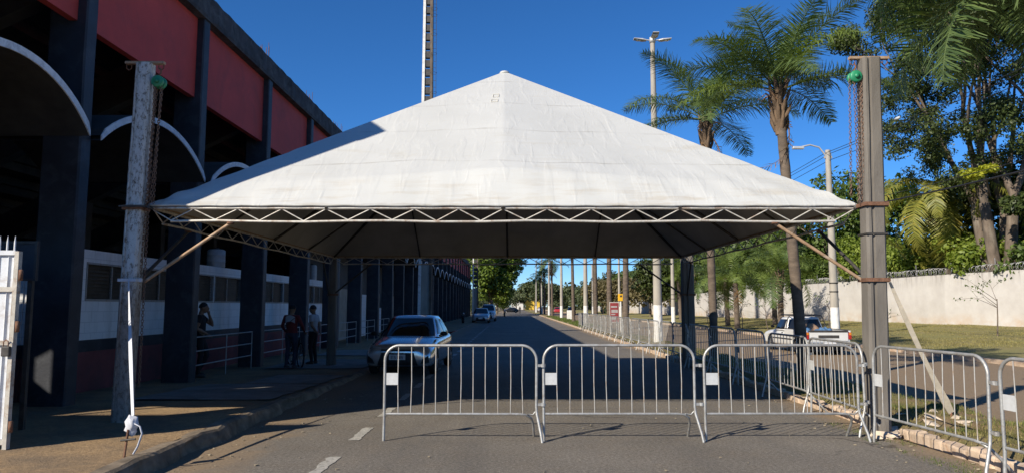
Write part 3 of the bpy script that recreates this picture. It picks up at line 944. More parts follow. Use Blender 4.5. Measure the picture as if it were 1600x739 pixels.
# patches and a seam tape glued to the front panel
nrmF = Vector((0, -(PEAK.z - EZ), PEAK.y - TY0)).normalized()
def onfront(x, z, off):
    t = (z - EZ) / (PEAK.z - EZ)
    y = TY0 + (PEAK.y - TY0) * t
    w = (TX1 - TX0) * (1 - t) / 2
    m = max(0, 1 - abs(x - (PEAK.x * t + (TX0 + TX1) / 2 * (1 - t))) / max(w, .01))
    return Vector((x, y, z)) + nrmF * (0.30 * m ** 1.05 * (1 - t) + off)
mat('patch_vinyl', (0.62, 0.58, 0.48), 0.6, var=0.25, scale=8)
for (px, pz, w, h) in ((-0.31, 5.66, .055, .055), (-0.33, 5.47, .06, .045)):
    for (a, c) in (((-w, -h), (w, -h)), ((w, -h), (w, h)), ((w, h), (-w, h)), ((-w, h), (-w, -h))):
        MB().bar(onfront(px + a[0], pz + a[1], .006), onfront(px + c[0], pz + c[1], .006), .008, .006).build('patch_edge', 'patch_vinyl', tent)

# trusses
def truss(a, c, m_top='truss_galv', ends=0.0):
    a = Vector(a); c = Vector(c); d = (c - a); L = d.length; d.normalize()
    zt_, zb = 3.055, 2.872
    n = 15
    seg = L / (n + 0.9)
    MB().tube([(a.x, a.y, zt_), (c.x, c.y, zt_)], 0.022, 8).build('top_chord', 'truss_galv', tent)
    MB().tube([(a.x, a.y, zt_ + .033), (c.x, c.y, zt_ + .033)], 0.014, 6).build('lacing_pipe', 'brace_rust', tent)
    nodes = [a + d * (seg * (0.45 + k)) for k in range(n + 1)]
    s0, s1 = nodes[0], nodes[-1]
    pts = [Vector((p.x, p.y, zb + 0.010 * math.sin(i * 1.7))) for i, p in enumerate(nodes)]
    MB().tube(pts, 0.018, 8).build('bottom_chord', 'truss_galv', tent)
    tops = [a] + [a + d * (seg * (0.95 + k)) for k in range(n)] + [c]
    for k in range(n + 1):
        q = pts[k]
        for tp in (tops[k], tops[k + 1]):
            MB().tube([(tp.x, tp.y, zt_ - .012), (q.x, q.y, q.z + .012)], 0.0095, 5).build('web_rod', 'truss_galv', tent)
    return nodes
truss((TX0 + .02, TY0 + .03, 0), (TX1 - .02, TY0 + .03, 0))
truss((TX0 + .03, TY0 + .06, 0), (TX0 + .03, TY1 - .06, 0))
truss((TX1 - .03, TY0 + .06, 0), (TX1 - .03, TY1 - .06, 0))
truss((TX0 + .02, TY1 - .03, 0), (TX1 - .02, TY1 - .03, 0))
# rafters under the cloth
pk = PEAK + Vector((0, 0, -.16))
for q in (cA, cB, cC, cD):
    MB().tube([Vector(q) + Vector((0, 0, -.06)), pk], 0.032, 8).build('hip_rafter', 'dark_steel', tent)
for (a, c) in ((cA, cB), (cB, cC), (cC, cD), (cD, cA)):
    a = Vector(a); c = Vector(c)
    MB().tube([a.lerp(c, .5) + Vector((0, 0, -.06)), pk], 0.028, 8).build('rafter', 'dark_steel', tent)
    for s in (0.25, 0.75):
        e = a.lerp(c, s)
        hp = (a if s < .5 else c).lerp(PEAK, .5)
        MB().tube([e + Vector((0, 0, -.06)), hp + Vector((0, 0, -.12))], 0.022, 6).build('rafter', 'dark_steel', tent)
MB().lathe([(0, 0), (.09, 0), (.09, .14), (0, .14)], (pk.x, pk.y, pk.z - .1), 12).build('crown_hub', 'dark_steel', tent)
# raking braces from the posts to the trusses
POSTS = {'fl': (-5.20, 9.66), 'fr': (4.96, 9.66), 'bl': (-5.20, 20.12), 'br': (4.96, 20.12)}
def brace(a, c, m_='brace_rust', r=.024):
    MB().tube([a, c], r, 8).build('brace', m_, tent)
    MB().lathe([(0, -.012), (.05, -.012), (.05, .012), (0, .012)], a, 10).build('clamp', 'rust', tent)
brace((-3.92, 9.83, 2.845), (-5.03, 9.72, 2.03))
brace((3.66, 9.83, 2.845), (4.82, 9.72, 2.03))
brace((-5.02, 10.95, 2.845), (-5.14, 9.80, 2.05), 'dark_steel')
brace((4.77, 10.95, 2.845), (4.92, 9.80, 2.05), 'dark_steel')
brace((-4.0, 19.97, 2.845), (-5.06, 20.05, 2.0), 'dark_steel')
brace((3.62, 19.97, 2.845), (4.82, 20.05, 2.0), 'dark_steel')
brace((-5.02, 18.9, 2.845), (-5.14, 20.0, 2.0), 'dark_steel')
brace((4.77, 18.9, 2.845), (4.92, 20.0, 2.0), 'dark_steel')

# ------------------------------------------------------------------ the four concrete posts
def tent_post(base, topxy, zt_, m_, label, w=.30, d=.25, z0=0.0):
    p = thing('tent_post', (base[0], base[1], z0), label, 'post', 'concrete tent posts')
    N = 14
    c = .03; g = .016; gd = .028; gx = -.045
    def ring(z):
        t = (z - z0) / (zt_ - z0)
        k = 1 - 0.06 * t
        ox = (topxy[0] - base[0]) * t; oy = (topxy[1] - base[1]) * t
        W, D = w / 2 * k, d / 2 * k
        out = [(-W + c, -D), (gx - g - .008, -D), (gx - g, -D + gd), (gx + g, -D + gd), (gx + g + .008, -D), (W - c, -D), (W, -D + c), (W, D - c), (W - c, D), (-W + c, D), (-W, D - c), (-W, -D + c)]
        return [(base[0] + ox + x + random.uniform(-.003, .003), base[1] + oy + y + random.uniform(-.003, .003), z) for x, y in out]
    rs = [ring(z0 - .05 + (zt_ - z0 + .05) * i / N) for i in range(N + 1)]
    vs = [q for r_ in rs for q in r_]
    n = 12
    fs = [(i * n + k, i * n + (k + 1) % n, (i + 1) * n + (k + 1) % n, (i + 1) * n + k) for i in range(N) for k in range(n)]
    fs += [tuple(range(n - 1, -1, -1)), tuple(range(N * n, N * n + n))]
    MB().add(vs, fs).build('shaft', m_, p)
    def at(z):
        t = (z - z0) / (zt_ - z0)
        return (base[0] + (topxy[0] - base[0]) * t, base[1] + (topxy[1] - base[1]) * t)
    def band(z, hgt=.035, m2='rust', pr=.012):
        x, y = at(z)
        b = MB()
        W, D = w / 2 + pr, d / 2 + pr
        for (x0, x1, y0, y1) in ((-W, W, -D, -D + pr * .8), (-W, W, D - pr * .8, D), (-W, -W + pr * .8, -D + pr * .8, D - pr * .8), (W - pr * .8, W, -D + pr * .8, D - pr * .8)):
            b.box(x + x0, x + x1, y + y0, y + y1, z, z + hgt)
        bb = b.build('band', m2, p)
        MB().bevbox(x + W - .01, x + W + .035, y - .05, y - .01, z - .006, z + hgt + .006, .004).build('bolt', m2, bb)
    return p, at, band

def head_bar(p, x, y, z, side):
    b = MB().box(x - .27, x + .27, y - .035, y + .035, z, z + .035)
    hb = b.build('head_bar', 'brace_rust', p)
    for s in (-1, 1):
        xx = x + s * .225
        MB().tube([(xx - .035, y, z + .01), (xx - .035, y, z - .06), (xx, y, z - .085), (xx + .035, y, z - .06), (xx + .035, y, z + .01)], .008, 6).build('hook_eye', 'rust', hb)

pfl, at_, band = tent_post((-5.20, 9.66), (-5.12, 9.66), 5.06, 'peeling_post', 'weathered post with peeling white paint on the left sidewalk, front of tent', .225, .21, 0.12)
band(3.0, .06, 'rust', .02); band(2.03, .04, 'strap_white', .012); band(3.03, .02, 'dark_steel', .05)
head_bar(pfl, -5.13, 9.66, 5.06, 1)
pfr, at_, band = tent_post((4.87, 9.66), (4.99, 9.66), 5.13, 'post_concrete', 'plain grey concrete post on the median at the tent\'s front right', .27, .24, 0.08)
band(3.05, .05, 'rust', .025); band(2.66, .025, 'dark_steel', .01); band(2.03, .05, 'rust', .02)
head_bar(pfr, 4.99, 9.66, 5.13, -1)
pbl, at_, band = tent_post((-5.06, 20.12), (-5.06, 20.12), 3.15, 'post_concrete', 'shaded rear tent post on the sidewalk beside the man in white', .24, .22, 0.03)
band(2.0, .05)
pbr, at_, band = tent_post((4.96, 20.12), (4.96, 20.12), 3.15, 'post_concrete', 'dark shaded rear tent post on the median behind the railings', .34, .28, 0.08)
band(2.0, .05)

# ------------------------------------------------------------------ chain hoists
def chain_mesh(b, p0, p1, link=.045, r=.0045):
    p0 = Vector(p0); p1 = Vector(p1); d = (p1 - p0); L = d.length
    n = int(L / (link * .78))
    for k in range(n):
        c = p0 + d * ((k + .5) / n)
        a = Vector((1, 0, 0)) if k % 2 else Vector((0, 1, 0))
        h = link / 2; w = link * .3
        pts = [c + Vector((0, 0, h)), c + a * w + Vector((0, 0, h * .5)), c + a * w - Vector((0, 0, h * .5)), c - Vector((0, 0, h)), c - a * w - Vector((0, 0, h * .5)), c - a * w + Vector((0, 0, h * .5)), c + Vector((0, 0, h))]
        b.tube(pts, r, 3, cap=False)

def hoist(x, y, z, label, ends, toward):
    h = thing('chain_hoist', (x, y, z - .45), label, 'hoist', 'green chain hoists on the front posts')
    MB().tube([(x, y, z - .07), (x + .02, y, z - .1), (x + .02, y, z - .14), (x, y, z - .17), (x, y, z - .2)], .012, 6).build('hook', 'rust', h)
    body = MB()
    for s in (-1, 1):
        body.lathe([(0, -.028), (.07, -.028), (.085, -.015), (.085, .015), (.07, .028), (0, .028)], (x, y + s * .042, z - .27), 20, 'y')
    bd = body.build('body', 'hoist_green', h)
    MB().lathe([(0, 0), (.035, 0), (.03, .014), (0, .018)], (x, y - .088, z - .27), 14, 'y').build('hub', 'hoist_green', bd)
    MB().lathe([(0, -.014), (.06, -.014), (.06, .014), (0, .014)], (x, y, z - .27), 16, 'y').build('wheel', 'chain_steel', bd)
    for (dx, dy, ex, ey, ez) in ends:
        b = MB(); chain_mesh(b, (x + dx, y + dy, z - .29), (x + ex, y + ey, ez), .05, .0055)
        b.build('chain', 'chain_steel', h)
hoist(-4.905, 9.62, 5.06, 'green chain hoist hanging from the peeling left post', [(-.03, -.04, -.09, .0, 3.1), (.03, .04, -.05, .02, 3.1), (.05, -.04, -.03, .06, 3.1), (-.06, 0, -.12, .1, .62), (-.05, .05, -.2, .05, 1.0)], 1)
hoist(4.765, 9.62, 5.13, 'green chain hoist hanging from the grey right post', [(-.03, -.04, -.02, .0, 3.1), (.05, .04, .03, .02, 3.1), (.07, -.04, .07, .0, 3.12), (.08, .02, .1, .02, 2.9), (-.07, 0, -.1, .05, 3.2)], -1)

# ------------------------------------------------------------------ ratchet straps to ground stakes
def strap(path, widths, name, label, m_, thick=.006, face=(0, -1, 0)):
    o = thing(name, path[-1], label, 'strap')
    b = MB()
    pts = [Vector(p) for p in path]
    vs = []
    for i, p in enumerate(pts):
        t = (pts[min(i + 1, len(pts) - 1)] - pts[max(i - 1, 0)]).normalized()
        s = t.cross(Vector(face)).normalized()
        n = s.cross(t)
        for (a, c) in ((-1, -1), (1, -1), (1, 1), (-1, 1)):
            vs.append(p + s * widths[i] / 2 * a + n * thick / 2 * c)
    fs = []
    for i in range(len(pts) - 1):
        for k in range(4):
            fs.append((i * 4 + k, i * 4 + (k + 1) % 4, (i + 1) * 4 + (k + 1) % 4, (i + 1) * 4 + k))
    fs += [(3, 2, 1, 0), tuple(range(len(vs) - 4, len(vs)))]
    b.add(vs, fs)
    b.build('webbing', m_, o)
    return o
p0 = Vector((-5.12, 9.50, 2.05)); p1 = Vector((-3.95, 7.55, 0.56))
path = [p0.lerp(p1, t) + Vector((0, 0, -.05 * math.sin(PI * t))) for t in [i / 12 for i in range(13)]]
so = strap(path, [.016, .018, .02, .026, .034, .044, .05, .052, .05, .045, .04, .038, .035], 'ground_strap', 'white strap from the peeling post down to a stake by the kerb', 'strap_white')
b = MB().ball((-3.935, 7.50, .475), .1, 16, (.62, .45, 1.05))
b.v = [(x + .014 * math.sin(z * 85) + .01 * math.sin(y * 120), y + .012 * math.sin(x * 110 + z * 40), z + .012 * math.sin(x * 90)) for x, y, z in b.v]
b.build('wrapped_ratchet', 'strap_white', so)
MB().tube([(-3.9, 7.48, .5), (-3.83, 7.47, .47), (-3.80, 7.46, .40), (-3.83, 7.44, .27), (-3.86, 7.42, .2)], .012, 6, flat=.5).build('loose_tail', 'strap_white', so)
MB().tube([(-3.96, 7.42, .06), (-3.945, 7.46, .44)], .013, 6).build('stake', 'rust', so)
MB().tube([(-4.0, 7.43, .335), (-3.85, 7.43, .35)], .011, 6).build('ratchet_bar', 'dark_steel', so)
p0 = Vector((5.10, 9.60, 2.02)); p1 = Vector((6.22, 10.25, 0.20))
path = [p0.lerp(p1, t) + Vector((0, 0, -.06 * math.sin(PI * t))) for t in [i / 10 for i in range(11)]]
so = strap(path, [.03, .045, .06, .065, .065, .06, .06, .07, .09, .11, .08], 'ground_strap', 'beige strap slanting from the grey front post to the median grass', 'strap_beige', .012, (-.3, -1, .2))
MB().tube([(6.2, 10.24, -.02), (6.23, 10.26, .3)], .016, 6).build('stake', 'rust', so)

# ------------------------------------------------------------------ crowd barriers
BL = 1.95
def barrier_parts():
    out = []
    r = .0178
    def arc(cx, cz, rad, a0, a1, n=7):
        return [(cx + rad * math.cos(a0 + (a1 - a0) * i / n), 0, cz + rad * math.sin(a0 + (a1 - a0) * i / n)) for i in range(n + 1)]
    rr = .19
    path = [(0, -.02, 0), (0, 0, .3)] + arc(rr, 1.2 - rr, rr, PI, PI / 2) + arc(BL - rr, 1.2 - rr, rr, PI / 2, 0) + [(BL - .005, 0, .42), (BL + .0, -.01, .34), (BL + .05, -.10, .10), (BL + .065, -.125, 0)]
    out.append(('frame', MB().tube(path, r, 8).mesh('frame', 'barrier_galv')))
    low = [(0.02, 0, .335), (BL - .22, 0, .335), (BL - .14, .01, .325), (BL - .07, .06, .27), (BL - .045, .13, .19), (BL - .03, .30, 0)]
    out.append(('bottom_rail', MB().tube(low, r * .92, 8).mesh('bottom_rail', 'barrier_galv')))
    out.append(('foot', MB().tube([(BL - .005, .0, .38), (BL - .05, .03, .32), (BL - .13, .0, .335)], r * .6, 6).mesh('foot', 'barrier_galv')))
    out.append(('plate', MB().box(.022, .172, -.004, .004, .70, .85).mesh('plate', 'plate_white')))
    for z in (.93, .44):
        out.append(('coupling', MB().box(BL + .012, BL + .085, -.011, .011, z, z + .032).add(*_ring(BL + .085, z + .016)).mesh('coupling', 'barrier_galv')))
    bars = []
    for k in range(11):
        x = .178 + k * .1595
        lean = random.uniform(-.012, .012)
        out.append(('bar', MB().tube([(x, 0, .34), (x + lean, random.uniform(-.01, .01), .75), (x + lean * .4, 0, 1.19)], .0066, 5).mesh('bar', 'barrier_rod')))
    return out
def _ring(x, z):
    b = MB().lathe([(.022, -.02), (.03, -.02), (.03, .02), (.022, .02)], (x, 0, z), 10)
    return b.v, b.f
BARRIER_VARIANTS = [barrier_parts() for _ in range(3)]
joined = MB()
for (nm, me) in BARRIER_VARIANTS[0]:
    joined.add([v.co[:] for v in me.vertices], [list(p.vertices) for p in me.polygons], True)
BARRIER_FAR = joined.mesh('crowd_barrier', 'barrier_galv')

def barrier(p, q, label, group, far=False, k=0, tilt=0.0):
    rz = math.atan2(q[1] - p[1], q[0] - p[0])
    L = math.hypot(q[0] - p[0], q[1] - p[1])
    sx = L / (BL + .09)
    if far:
        o = bpy.data.objects.new('crowd_barrier', BARRIER_FAR); COL.objects.link(o)
        tag(o, label, 'barrier', group)
    else:
        o = thing('crowd_barrier', (0, 0, 0), label, 'barrier', group)
        for (nm, me) in BARRIER_VARIANTS[k % 3]:
            shared(nm, me, o)
    o.location = (p[0], p[1], p[2] if len(p) > 2 else 0)
    o.rotation_euler = (tilt, 0, rz)
    o.scale = (sx, 1, 1)
    return o
G1 = 'steel crowd barriers closing and edging the road'
YB = 9.24
barrier((-1.63, YB), (0.405, YB - .02), 'left-hand steel crowd barrier of the row across the road', G1, k=0, tilt=.01)
barrier((0.405, YB - .01), (2.43, YB), 'middle steel crowd barrier of the three across the road', G1, k=1, tilt=-.012)
barrier((2.465, YB), (4.53, YB + .02), 'right-hand steel crowd barrier of the three across the road', G1, k=2)
barrier((4.58, 9.16), (4.75, 7.12), 'crowd barrier beside the median, running towards the viewer at right', G1, k=0, tilt=-.02)
barrier((4.78, 7.06), (4.95, 5.03), 'nearest crowd barrier, cut off by the right edge of the picture', G1, k=1)
words = ['first', 'second', 'third', 'fourth', 'fifth', 'sixth', 'seventh', 'eighth', 'ninth', 'tenth', 'eleventh', 'twelfth', 'thirteenth', 'fourteenth', 'fifteenth', 'sixteenth', 'seventeenth', 'eighteenth', 'nineteenth', 'twentieth', 'twenty-first', 'twenty-second', 'twenty-third']
y = 9.42; x = 4.66
for k in range(22):
    L = 2.05
    xn = x + (.10 if k == 0 else .07 if k < 3 else random.uniform(-.03, .04))
    yn = y + L
    # each is coupled end to end, plate end towards the road's far end
    barrier((xn, yn, 0.0 if k < 2 else .01), (x, y + .03, 0), '%s crowd barrier along the median kerb behind the front row' % words[k], G1, far=yn > 27, k=k, tilt=random.uniform(-.03, .03))
    x, y = xn, yn

# ------------------------------------------------------------------ vegetation materials
leaf_mat('palm_leaf', (0.042, 0.078, 0.026), (0.145, 0.205, 0.066), 0.3, 0.42, 0.9)
leaf_mat('palm_leaf_light', (0.075, 0.125, 0.026), (0.21, 0.27, 0.070), 0.35, 0.45, 0.9)
leaf_mat('coconut_leaf', (0.13, 0.16, 0.030), (0.36, 0.34, 0.075), 0.42, 0.45, 0.6, (0.48, 0.30, 0.07))
leaf_mat('dead_frond', (0.13, 0.075, 0.035), (0.32, 0.20, 0.10), 0.15, 0.8, 1.0)
leaf_mat('big_tree_leaf', (0.020, 0.036, 0.010), (0.075, 0.100, 0.026), 0.22, 0.5, 0.5)
leaf_mat('mid_leaf', (0.036, 0.070, 0.014), (0.125, 0.180, 0.038), 0.32, 0.5, 0.4)
leaf_mat('bright_leaf', (0.090, 0.150, 0.020), (0.26, 0.32, 0.055), 0.4, 0.5, 0.5)
leaf_mat('yellow_leaf', (0.22, 0.26, 0.02), (0.46, 0.46, 0.05), 0.4, 0.5, 0.8)
leaf_mat('ficus_leaf', (0.050, 0.095, 0.012), (0.17, 0.23, 0.035), 0.25, 0.4, 0.8)
leaf_mat('banana_leaf', (0.11, 0.19, 0.03), (0.25, 0.34, 0.075), 0.4, 0.4, 0.8)
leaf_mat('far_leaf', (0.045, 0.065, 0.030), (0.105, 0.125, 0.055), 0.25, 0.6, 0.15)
leaf_mat('brown_leaf', (0.085, 0.075, 0.035), (0.18, 0.15, 0.07), 0.25, 0.7, 0.3)
mat('palm_trunk', (0.13, 0.10, 0.075), 0.95, var=0.35, scale=5, bump=0.8, bscale=14, stain=(0.09, 0.07, 0.055), stain_amt=0.7, stain_scale=3, stretch=(1, 1, 2.5))
mat('palm_fibre', (0.14, 0.095, 0.06), 0.95, var=0.5, scale=9, bump=0.9, bscale=20, stretch=(1, 1, 0.4))
mat('bark', (0.135, 0.105, 0.08), 0.95, var=0.45, scale=4, bump=0.9, bscale=12, stain=(0.24, 0.21, 0.17), stain_amt=0.7, stain_scale=2, stretch=(1, 1, 0.35))
mat('petiole_tan', (0.42, 0.25, 0.14), 0.8, var=0.3, scale=5, bump=0.2)

# ------------------------------------------------------------------ palms
def frond_mesh(L=2.8, nleaf=62, leaf=0.62, droop=1.0, plume=0.5, wid=0.030, seed=0, m='palm_leaf', rise=0.9, gap=1.0):
    """one feathered frond along +X, drooping at its tip, as one mesh of blade-like leaflets on a midrib"""
    rg = np.random.default_rng(seed)
    N = 18
    pts = []
    ang = rise
    p = np.array([0.0, 0.0, 0.0])
    for i in range(N + 1):
        pts.append(p.copy())
        ang -= droop * (0.4 + 1.5 * i / N) / N * 1.15
        p = p + np.array([math.cos(ang), 0, math.sin(ang)]) * (L / N)
    pts = np.array(pts)
    side_bend = rg.uniform(-.18, .18)
    pts[:, 1] += side_bend * (np.linspace(0, 1, N + 1) ** 2) * L * .5
    V = []; F = []
    # midrib: three-sided
    for i in range(N + 1):
        r = .020 * (1 - i / N) + .004
        for k in range(3):
            a = 2 * PI * k / 3
            V.append(pts[i] + np.array([0, math.cos(a) * r, math.sin(a) * r]))
    for i in range(N):
        for k in range(3):
            F.append((i * 3 + k, i * 3 + (k + 1) % 3, (i + 1) * 3 + (k + 1) % 3, (i + 1) * 3 + k))
    for j in range(nleaf):
        t = 0.16 + 0.84 * (j + rg.uniform(-.3, .3)) / nleaf
        t = min(max(t, 0.1), 0.998)
        f = t * N; i = min(int(f), N - 1)
        base = pts[i] * (1 - (f - i)) + pts[i + 1] * (f - i)
        tan = pts[i + 1] - pts[i]; tan /= np.linalg.norm(tan)
        sidev = np.array([0, 1.0, 0]); upv = np.cross(tan, sidev)
        ll = leaf * (math.sin(PI * min(1, t * .82 + .14)) ** .75) * rg.uniform(.8, 1.1)
        for s in (-1, 1):
            if rg.random() > gap: continue
            lift = rg.uniform(-plume, plume) + .22
            d = tan * rg.uniform(.45, .75) + sidev * s * 1.0 + upv * lift
            d /= np.linalg.norm(d)
            g = np.array([0, 0, -1.0])
            q0 = base
            q1 = base + d * ll * .5 + g * ll * .05
            d2 = d + g * rg.uniform(.35, .95) * (0.5 + droop * .35)
            d2 /= np.linalg.norm(d2)
            q2 = q1 + d2 * ll * .5
            wv = np.cross(d, upv + np.array([0, 0, .01])); wv = wv / (np.linalg.norm(wv) + 1e-9)
            wv = wv + tan * .5; wv /= np.linalg.norm(wv)
            w = wid * rg.uniform(.8, 1.15)
            n = len(V)
            V += [q0 - wv * w * .35, q0 + wv * w * .35, q1 + wv * w * .5, q1 - wv * w * .5, q2 + wv * .003, q2 - wv * .003]
            F += [(n, n + 1, n + 2, n + 3), (n + 3, n + 2, n + 4, n + 5)]
    return np_mesh('frond', V, F, m)

QUEEN = [frond_mesh(2.5, 70, .62, d, .6, .030, 10 + i, 'palm_leaf', r) for i, (d, r) in enumerate([(1.3, 1.0), (1.7, .8), (1.0, 1.2), (2.0, .6), (1.5, .9)])]
FINE = [frond_mesh(2.6, 84, .66, d, .5, .020, 60 + i, 'palm_leaf', r) for i, (d, r) in enumerate([(1.6, .9), (2.0, .7), (2.2, .6)])]
UP = [frond_mesh(2.55, 112, .60, d, .5, .020, 70 + i, 'palm_leaf', .55) for i, d in enumerate((.75, .95, 1.15, .85))]
UP_L = [frond_mesh(2.55, 112, .60, d, .5, .020, 90 + i, 'palm_leaf_light', .55) for i, d in enumerate((.8, 1.05))]
QUEEN_L = [frond_mesh(2.5, 70, .62, d, .6, .030, 20 + i, 'palm_leaf_light', r) for i, (d, r) in enumerate([(1.3, 1.0), (1.7, .8), (0.9, 1.2)])]
COCO = [frond_mesh(4.2, 64, .85, d, .25, .055, 30 + i, 'coconut_leaf', r) for i, (d, r) in enumerate([(1.5, .9), (2.0, .7), (2.3, .5)])]
DEAD = [frond_mesh(2.2, 40, .45, 2.2, .6, .03, 40 + i, 'dead_frond', .1, .7) for i in range(2)]

def trunk_tube(b, base, top, r0, r1, bend=(0, 0), n=14, seg=10, rings=0.03):
    pts = []; rr = []
    base = Vector(base); top = Vector(top)
    for i in range(n * 2 + 1):
        t = i / (n * 2)
        p = base.lerp(top, t) + Vector((bend[0], bend[1], 0)) * math.sin(PI * t)
        pts.append(p)
        rr.append((r0 + (r1 - r0) * t) * (1 + (rings if i % 2 else -rings)) * (1.25 if i == 0 else 1.0))
    b.tube(pts, rr, seg)

def palm(name, base, top, r0, r1, label, group=None, nf=16, fronds=None, scale=1.0, seed=0, elev=(1.15, -0.5), dead=0, boots=True, bend=(0, 0), spear=True, tr='palm_trunk', skip=None):
    rg = random.Random(seed)
    o = thing(name, base, label, 'palm tree', group)
    b = MB(); trunk_tube(b, base, top, r0, r1, bend)
    b.build('trunk', tr, o)
    c = Vector(top)
    if boots:
        bb = MB()
        for k in range(22):
            a = k * 2.4; z = -.75 + 0.045 * k
            d = Vector((math.cos(a), math.sin(a), 0))
            s0 = c + Vector((0, 0, z)) + d * r1 * .75
            bb.tube([s0, s0 + d * .10 + Vector((0, 0, .22)), s0 + d * rg.uniform(.08, .2) + Vector((0, 0, rg.uniform(.35, .55)))], [.055, .045, .015], 5)
        bb.tube([c + Vector((0, 0, -.8)), c + Vector((0, 0, -.2)), c + Vector((0, 0, .35))], [r1 * .95, r1 * 1.3, r1 * .5], 9)
        bb.build('leaf_bases', 'palm_fibre', o)
        for k in range(3):
            a = rg.uniform(0, 6.28); d = Vector((math.cos(a), math.sin(a), 0))
            MB().tube([c + d * r1, c + d * .3 + Vector((0, 0, .15)), c + d * .48 + Vector((0, 0, .05 + rg.uniform(-.2, .15)))], [.05, .035, .012], 5, flat=.4).build('old_stalk', 'petiole_tan', o)
    fr = fronds or QUEEN
    off = Vector(top) - Vector(base) + Vector((0, 0, .2))
    for k in range(nf):
        t = (k + .5) / nf
        az = k * 2.39996 + rg.uniform(-.25, .25)
        el = elev[0] + (elev[1] - elev[0]) * t + rg.uniform(-.12, .12)
        if skip and skip(az, el): continue
        me = fr[rg.randrange(len(fr))]
        shared('frond', me, o, tuple(off), (rg.uniform(-.35, .35), -(el - .55), az), (scale * rg.uniform(.88, 1.08),) * 3)
    if spear:
        shared('frond', fr[0], o, tuple(off), (0, -.75, rg.uniform(0, 6)), (scale * .95, scale * .6, scale * .95))
    for k in range(dead):
        shared('dead_frond', DEAD[k % 2], o, (off[0], off[1], off[2] - .35), (0, .95 + rg.uniform(-.15, .25), rg.uniform(0, 6.28)), (scale * .95,) * 3)
    return o

GM = 'queen palms along the median'
palm('queen_palm', (6.28, 15.45, .08), (6.0, 15.6, 6.3), .125, .105, 'stout queen palm on the median beside the grey front post, bushy crown', GM, 19, UP + UP_L, 1.02, 3, (1.42, .2), 1)
palm('queen_palm', (6.18, 21.9, .1), (6.1, 21.9, 7.3), .13, .11, 'queen palm rising behind the tent\'s right slope, next to the lamp pole', GM, 18, UP + UP_L, 1.12, 5, (1.42, .1), 2)
palm('queen_palm', (7.1, 8.75, .1), (7.25, 8.8, 6.6), .17, .15, 'palm just outside the right edge, its fronds hanging into the top corner', GM, 26, UP + FINE, 1.25, 11, (.7, -.45))
far_palms = [(6.1, 38.4, 8.2, 'queen palm trunk beside the yellow sign on the median'), (6.15, 45.2, 8.6, 'slim dark palm trunk beside the red poster on the median'), (6.1, 52.0, 8.9, 'palm with a brown trunk between the poster and the second lamp pole'), (6.2, 72, 9.0, 'palm on the median between the second and third lamp poles'), (6.1, 108, 8.8, 'distant median palm with tan dead fronds hanging below its crown'), (6.2, 136, 8.5, 'far palm on the median beyond the one with dead fronds'), (6.0, 150, 8.0, 'farthest clear palm on the median')]
for k, (x, y, h, lb) in enumerate(far_palms):
    palm('queen_palm', (x, y, .1), (x + random.uniform(-.15, .15), y, h - .6), .17, .14, lb, GM, 14, QUEEN, 1.2, 50 + k, (1.2, -.5), 4 if y == 108 else 1)

# lawn palms in front of the white wall: short, drooping
GL = 'short palms in front of the white wall'
lawn_p = [(17.0, 45.2, 4.2, 'short drooping palm on the lawn, its trunk against the wall beside the pickup'), (15.6, 49.5, 4.0, 'drooping lawn palm right of the rear tent post'), (16.6, 55.0, 4.6, 'lawn palm half hidden behind the second median palm trunk'), (17.4, 62.0, 4.6, 'lawn palm further along the wall, behind the rear tent post'), (19.5, 53.0, 4.8, 'palm leaning over the wall left of the pickup'), (17.5, 74.0, 5.0, 'far lawn palm by the white lamp post')]
for k, (x, y, h, lb) in enumerate(lawn_p):
    z = lawn_z(x, y)
    palm('lawn_palm', (x, y, z - .03), (x + random.uniform(-.2, .2), y, z + h - .9), .2, .17, lb, GL, 15, QUEEN_L + QUEEN[:2], 1.25, 80 + k, (1.0, -.75), 1, boots=k == 0)

# coconut palm behind the wall and others deeper in the garden
GC = 'garden palms behind the white wall'
palm('coconut_palm', (27.6, 44.6, .5), (27.0, 44.6, 8.6), .22, .17, 'coconut palm with yellowing fronds behind the wall, right of the grey post', GC, 22, COCO, 1.4, 21, (1.0, -1.0), 4, boots=False)
palm('coconut_palm', (29.6, 44.0, .5), (29.0, 44, 6.0), .22, .17, 'coconut palm low behind the razor wire, beside the thick trunk', GC, 14, COCO, 1.0, 22, (.9, -1.0), 2, boots=False)
for k, (x, y, h, lb) in enumerate([(26.5, 66, 8.0, 'feathery garden palm above the wall behind the street lamp'), (24.5, 74, 7.6, 'garden palm over the wall behind the left of the pickup'), (26, 84, 8.4, 'garden palm among the far trees right of the lamp pole'), (24, 96, 8.0, 'garden palm in the tree belt behind the yellow sign'), (25, 112, 8.5, 'garden palm in the tree belt behind the red poster'), (24, 128, 8.6, 'farthest garden palm standing in the tree belt')]):
    x = max(x, wall_x(y) + 1.6)
    palm('garden_palm', (x, y, .5), (x, y, h - 1), .2, .16, lb, GC, 14, QUEEN_L + QUEEN, 1.55, 120 + k, (1.1, -.6), 0, boots=False)

# ------------------------------------------------------------------ leafy trees
def leaf_points(centers, radii, n, rg, shell=0.55):
    """n points spread through ellipsoid clumps, denser near the outside"""
    centers = np.asarray(centers); radii = np.asarray(radii)
    vol = radii.prod(axis=1) ** (2 / 3)
    idx = rg.choice(len(centers), size=n, p=vol / vol.sum())
    d = rg.normal(size=(n, 3)); d /= np.linalg.norm(d, axis=1)[:, None]
    r = shell + (1 - shell) * rg.random(n) ** .6
    r = np.where(rg.random(n) < .25, rg.random(n), r)
    return centers[idx] + d * radii[idx] * r[:, None], d

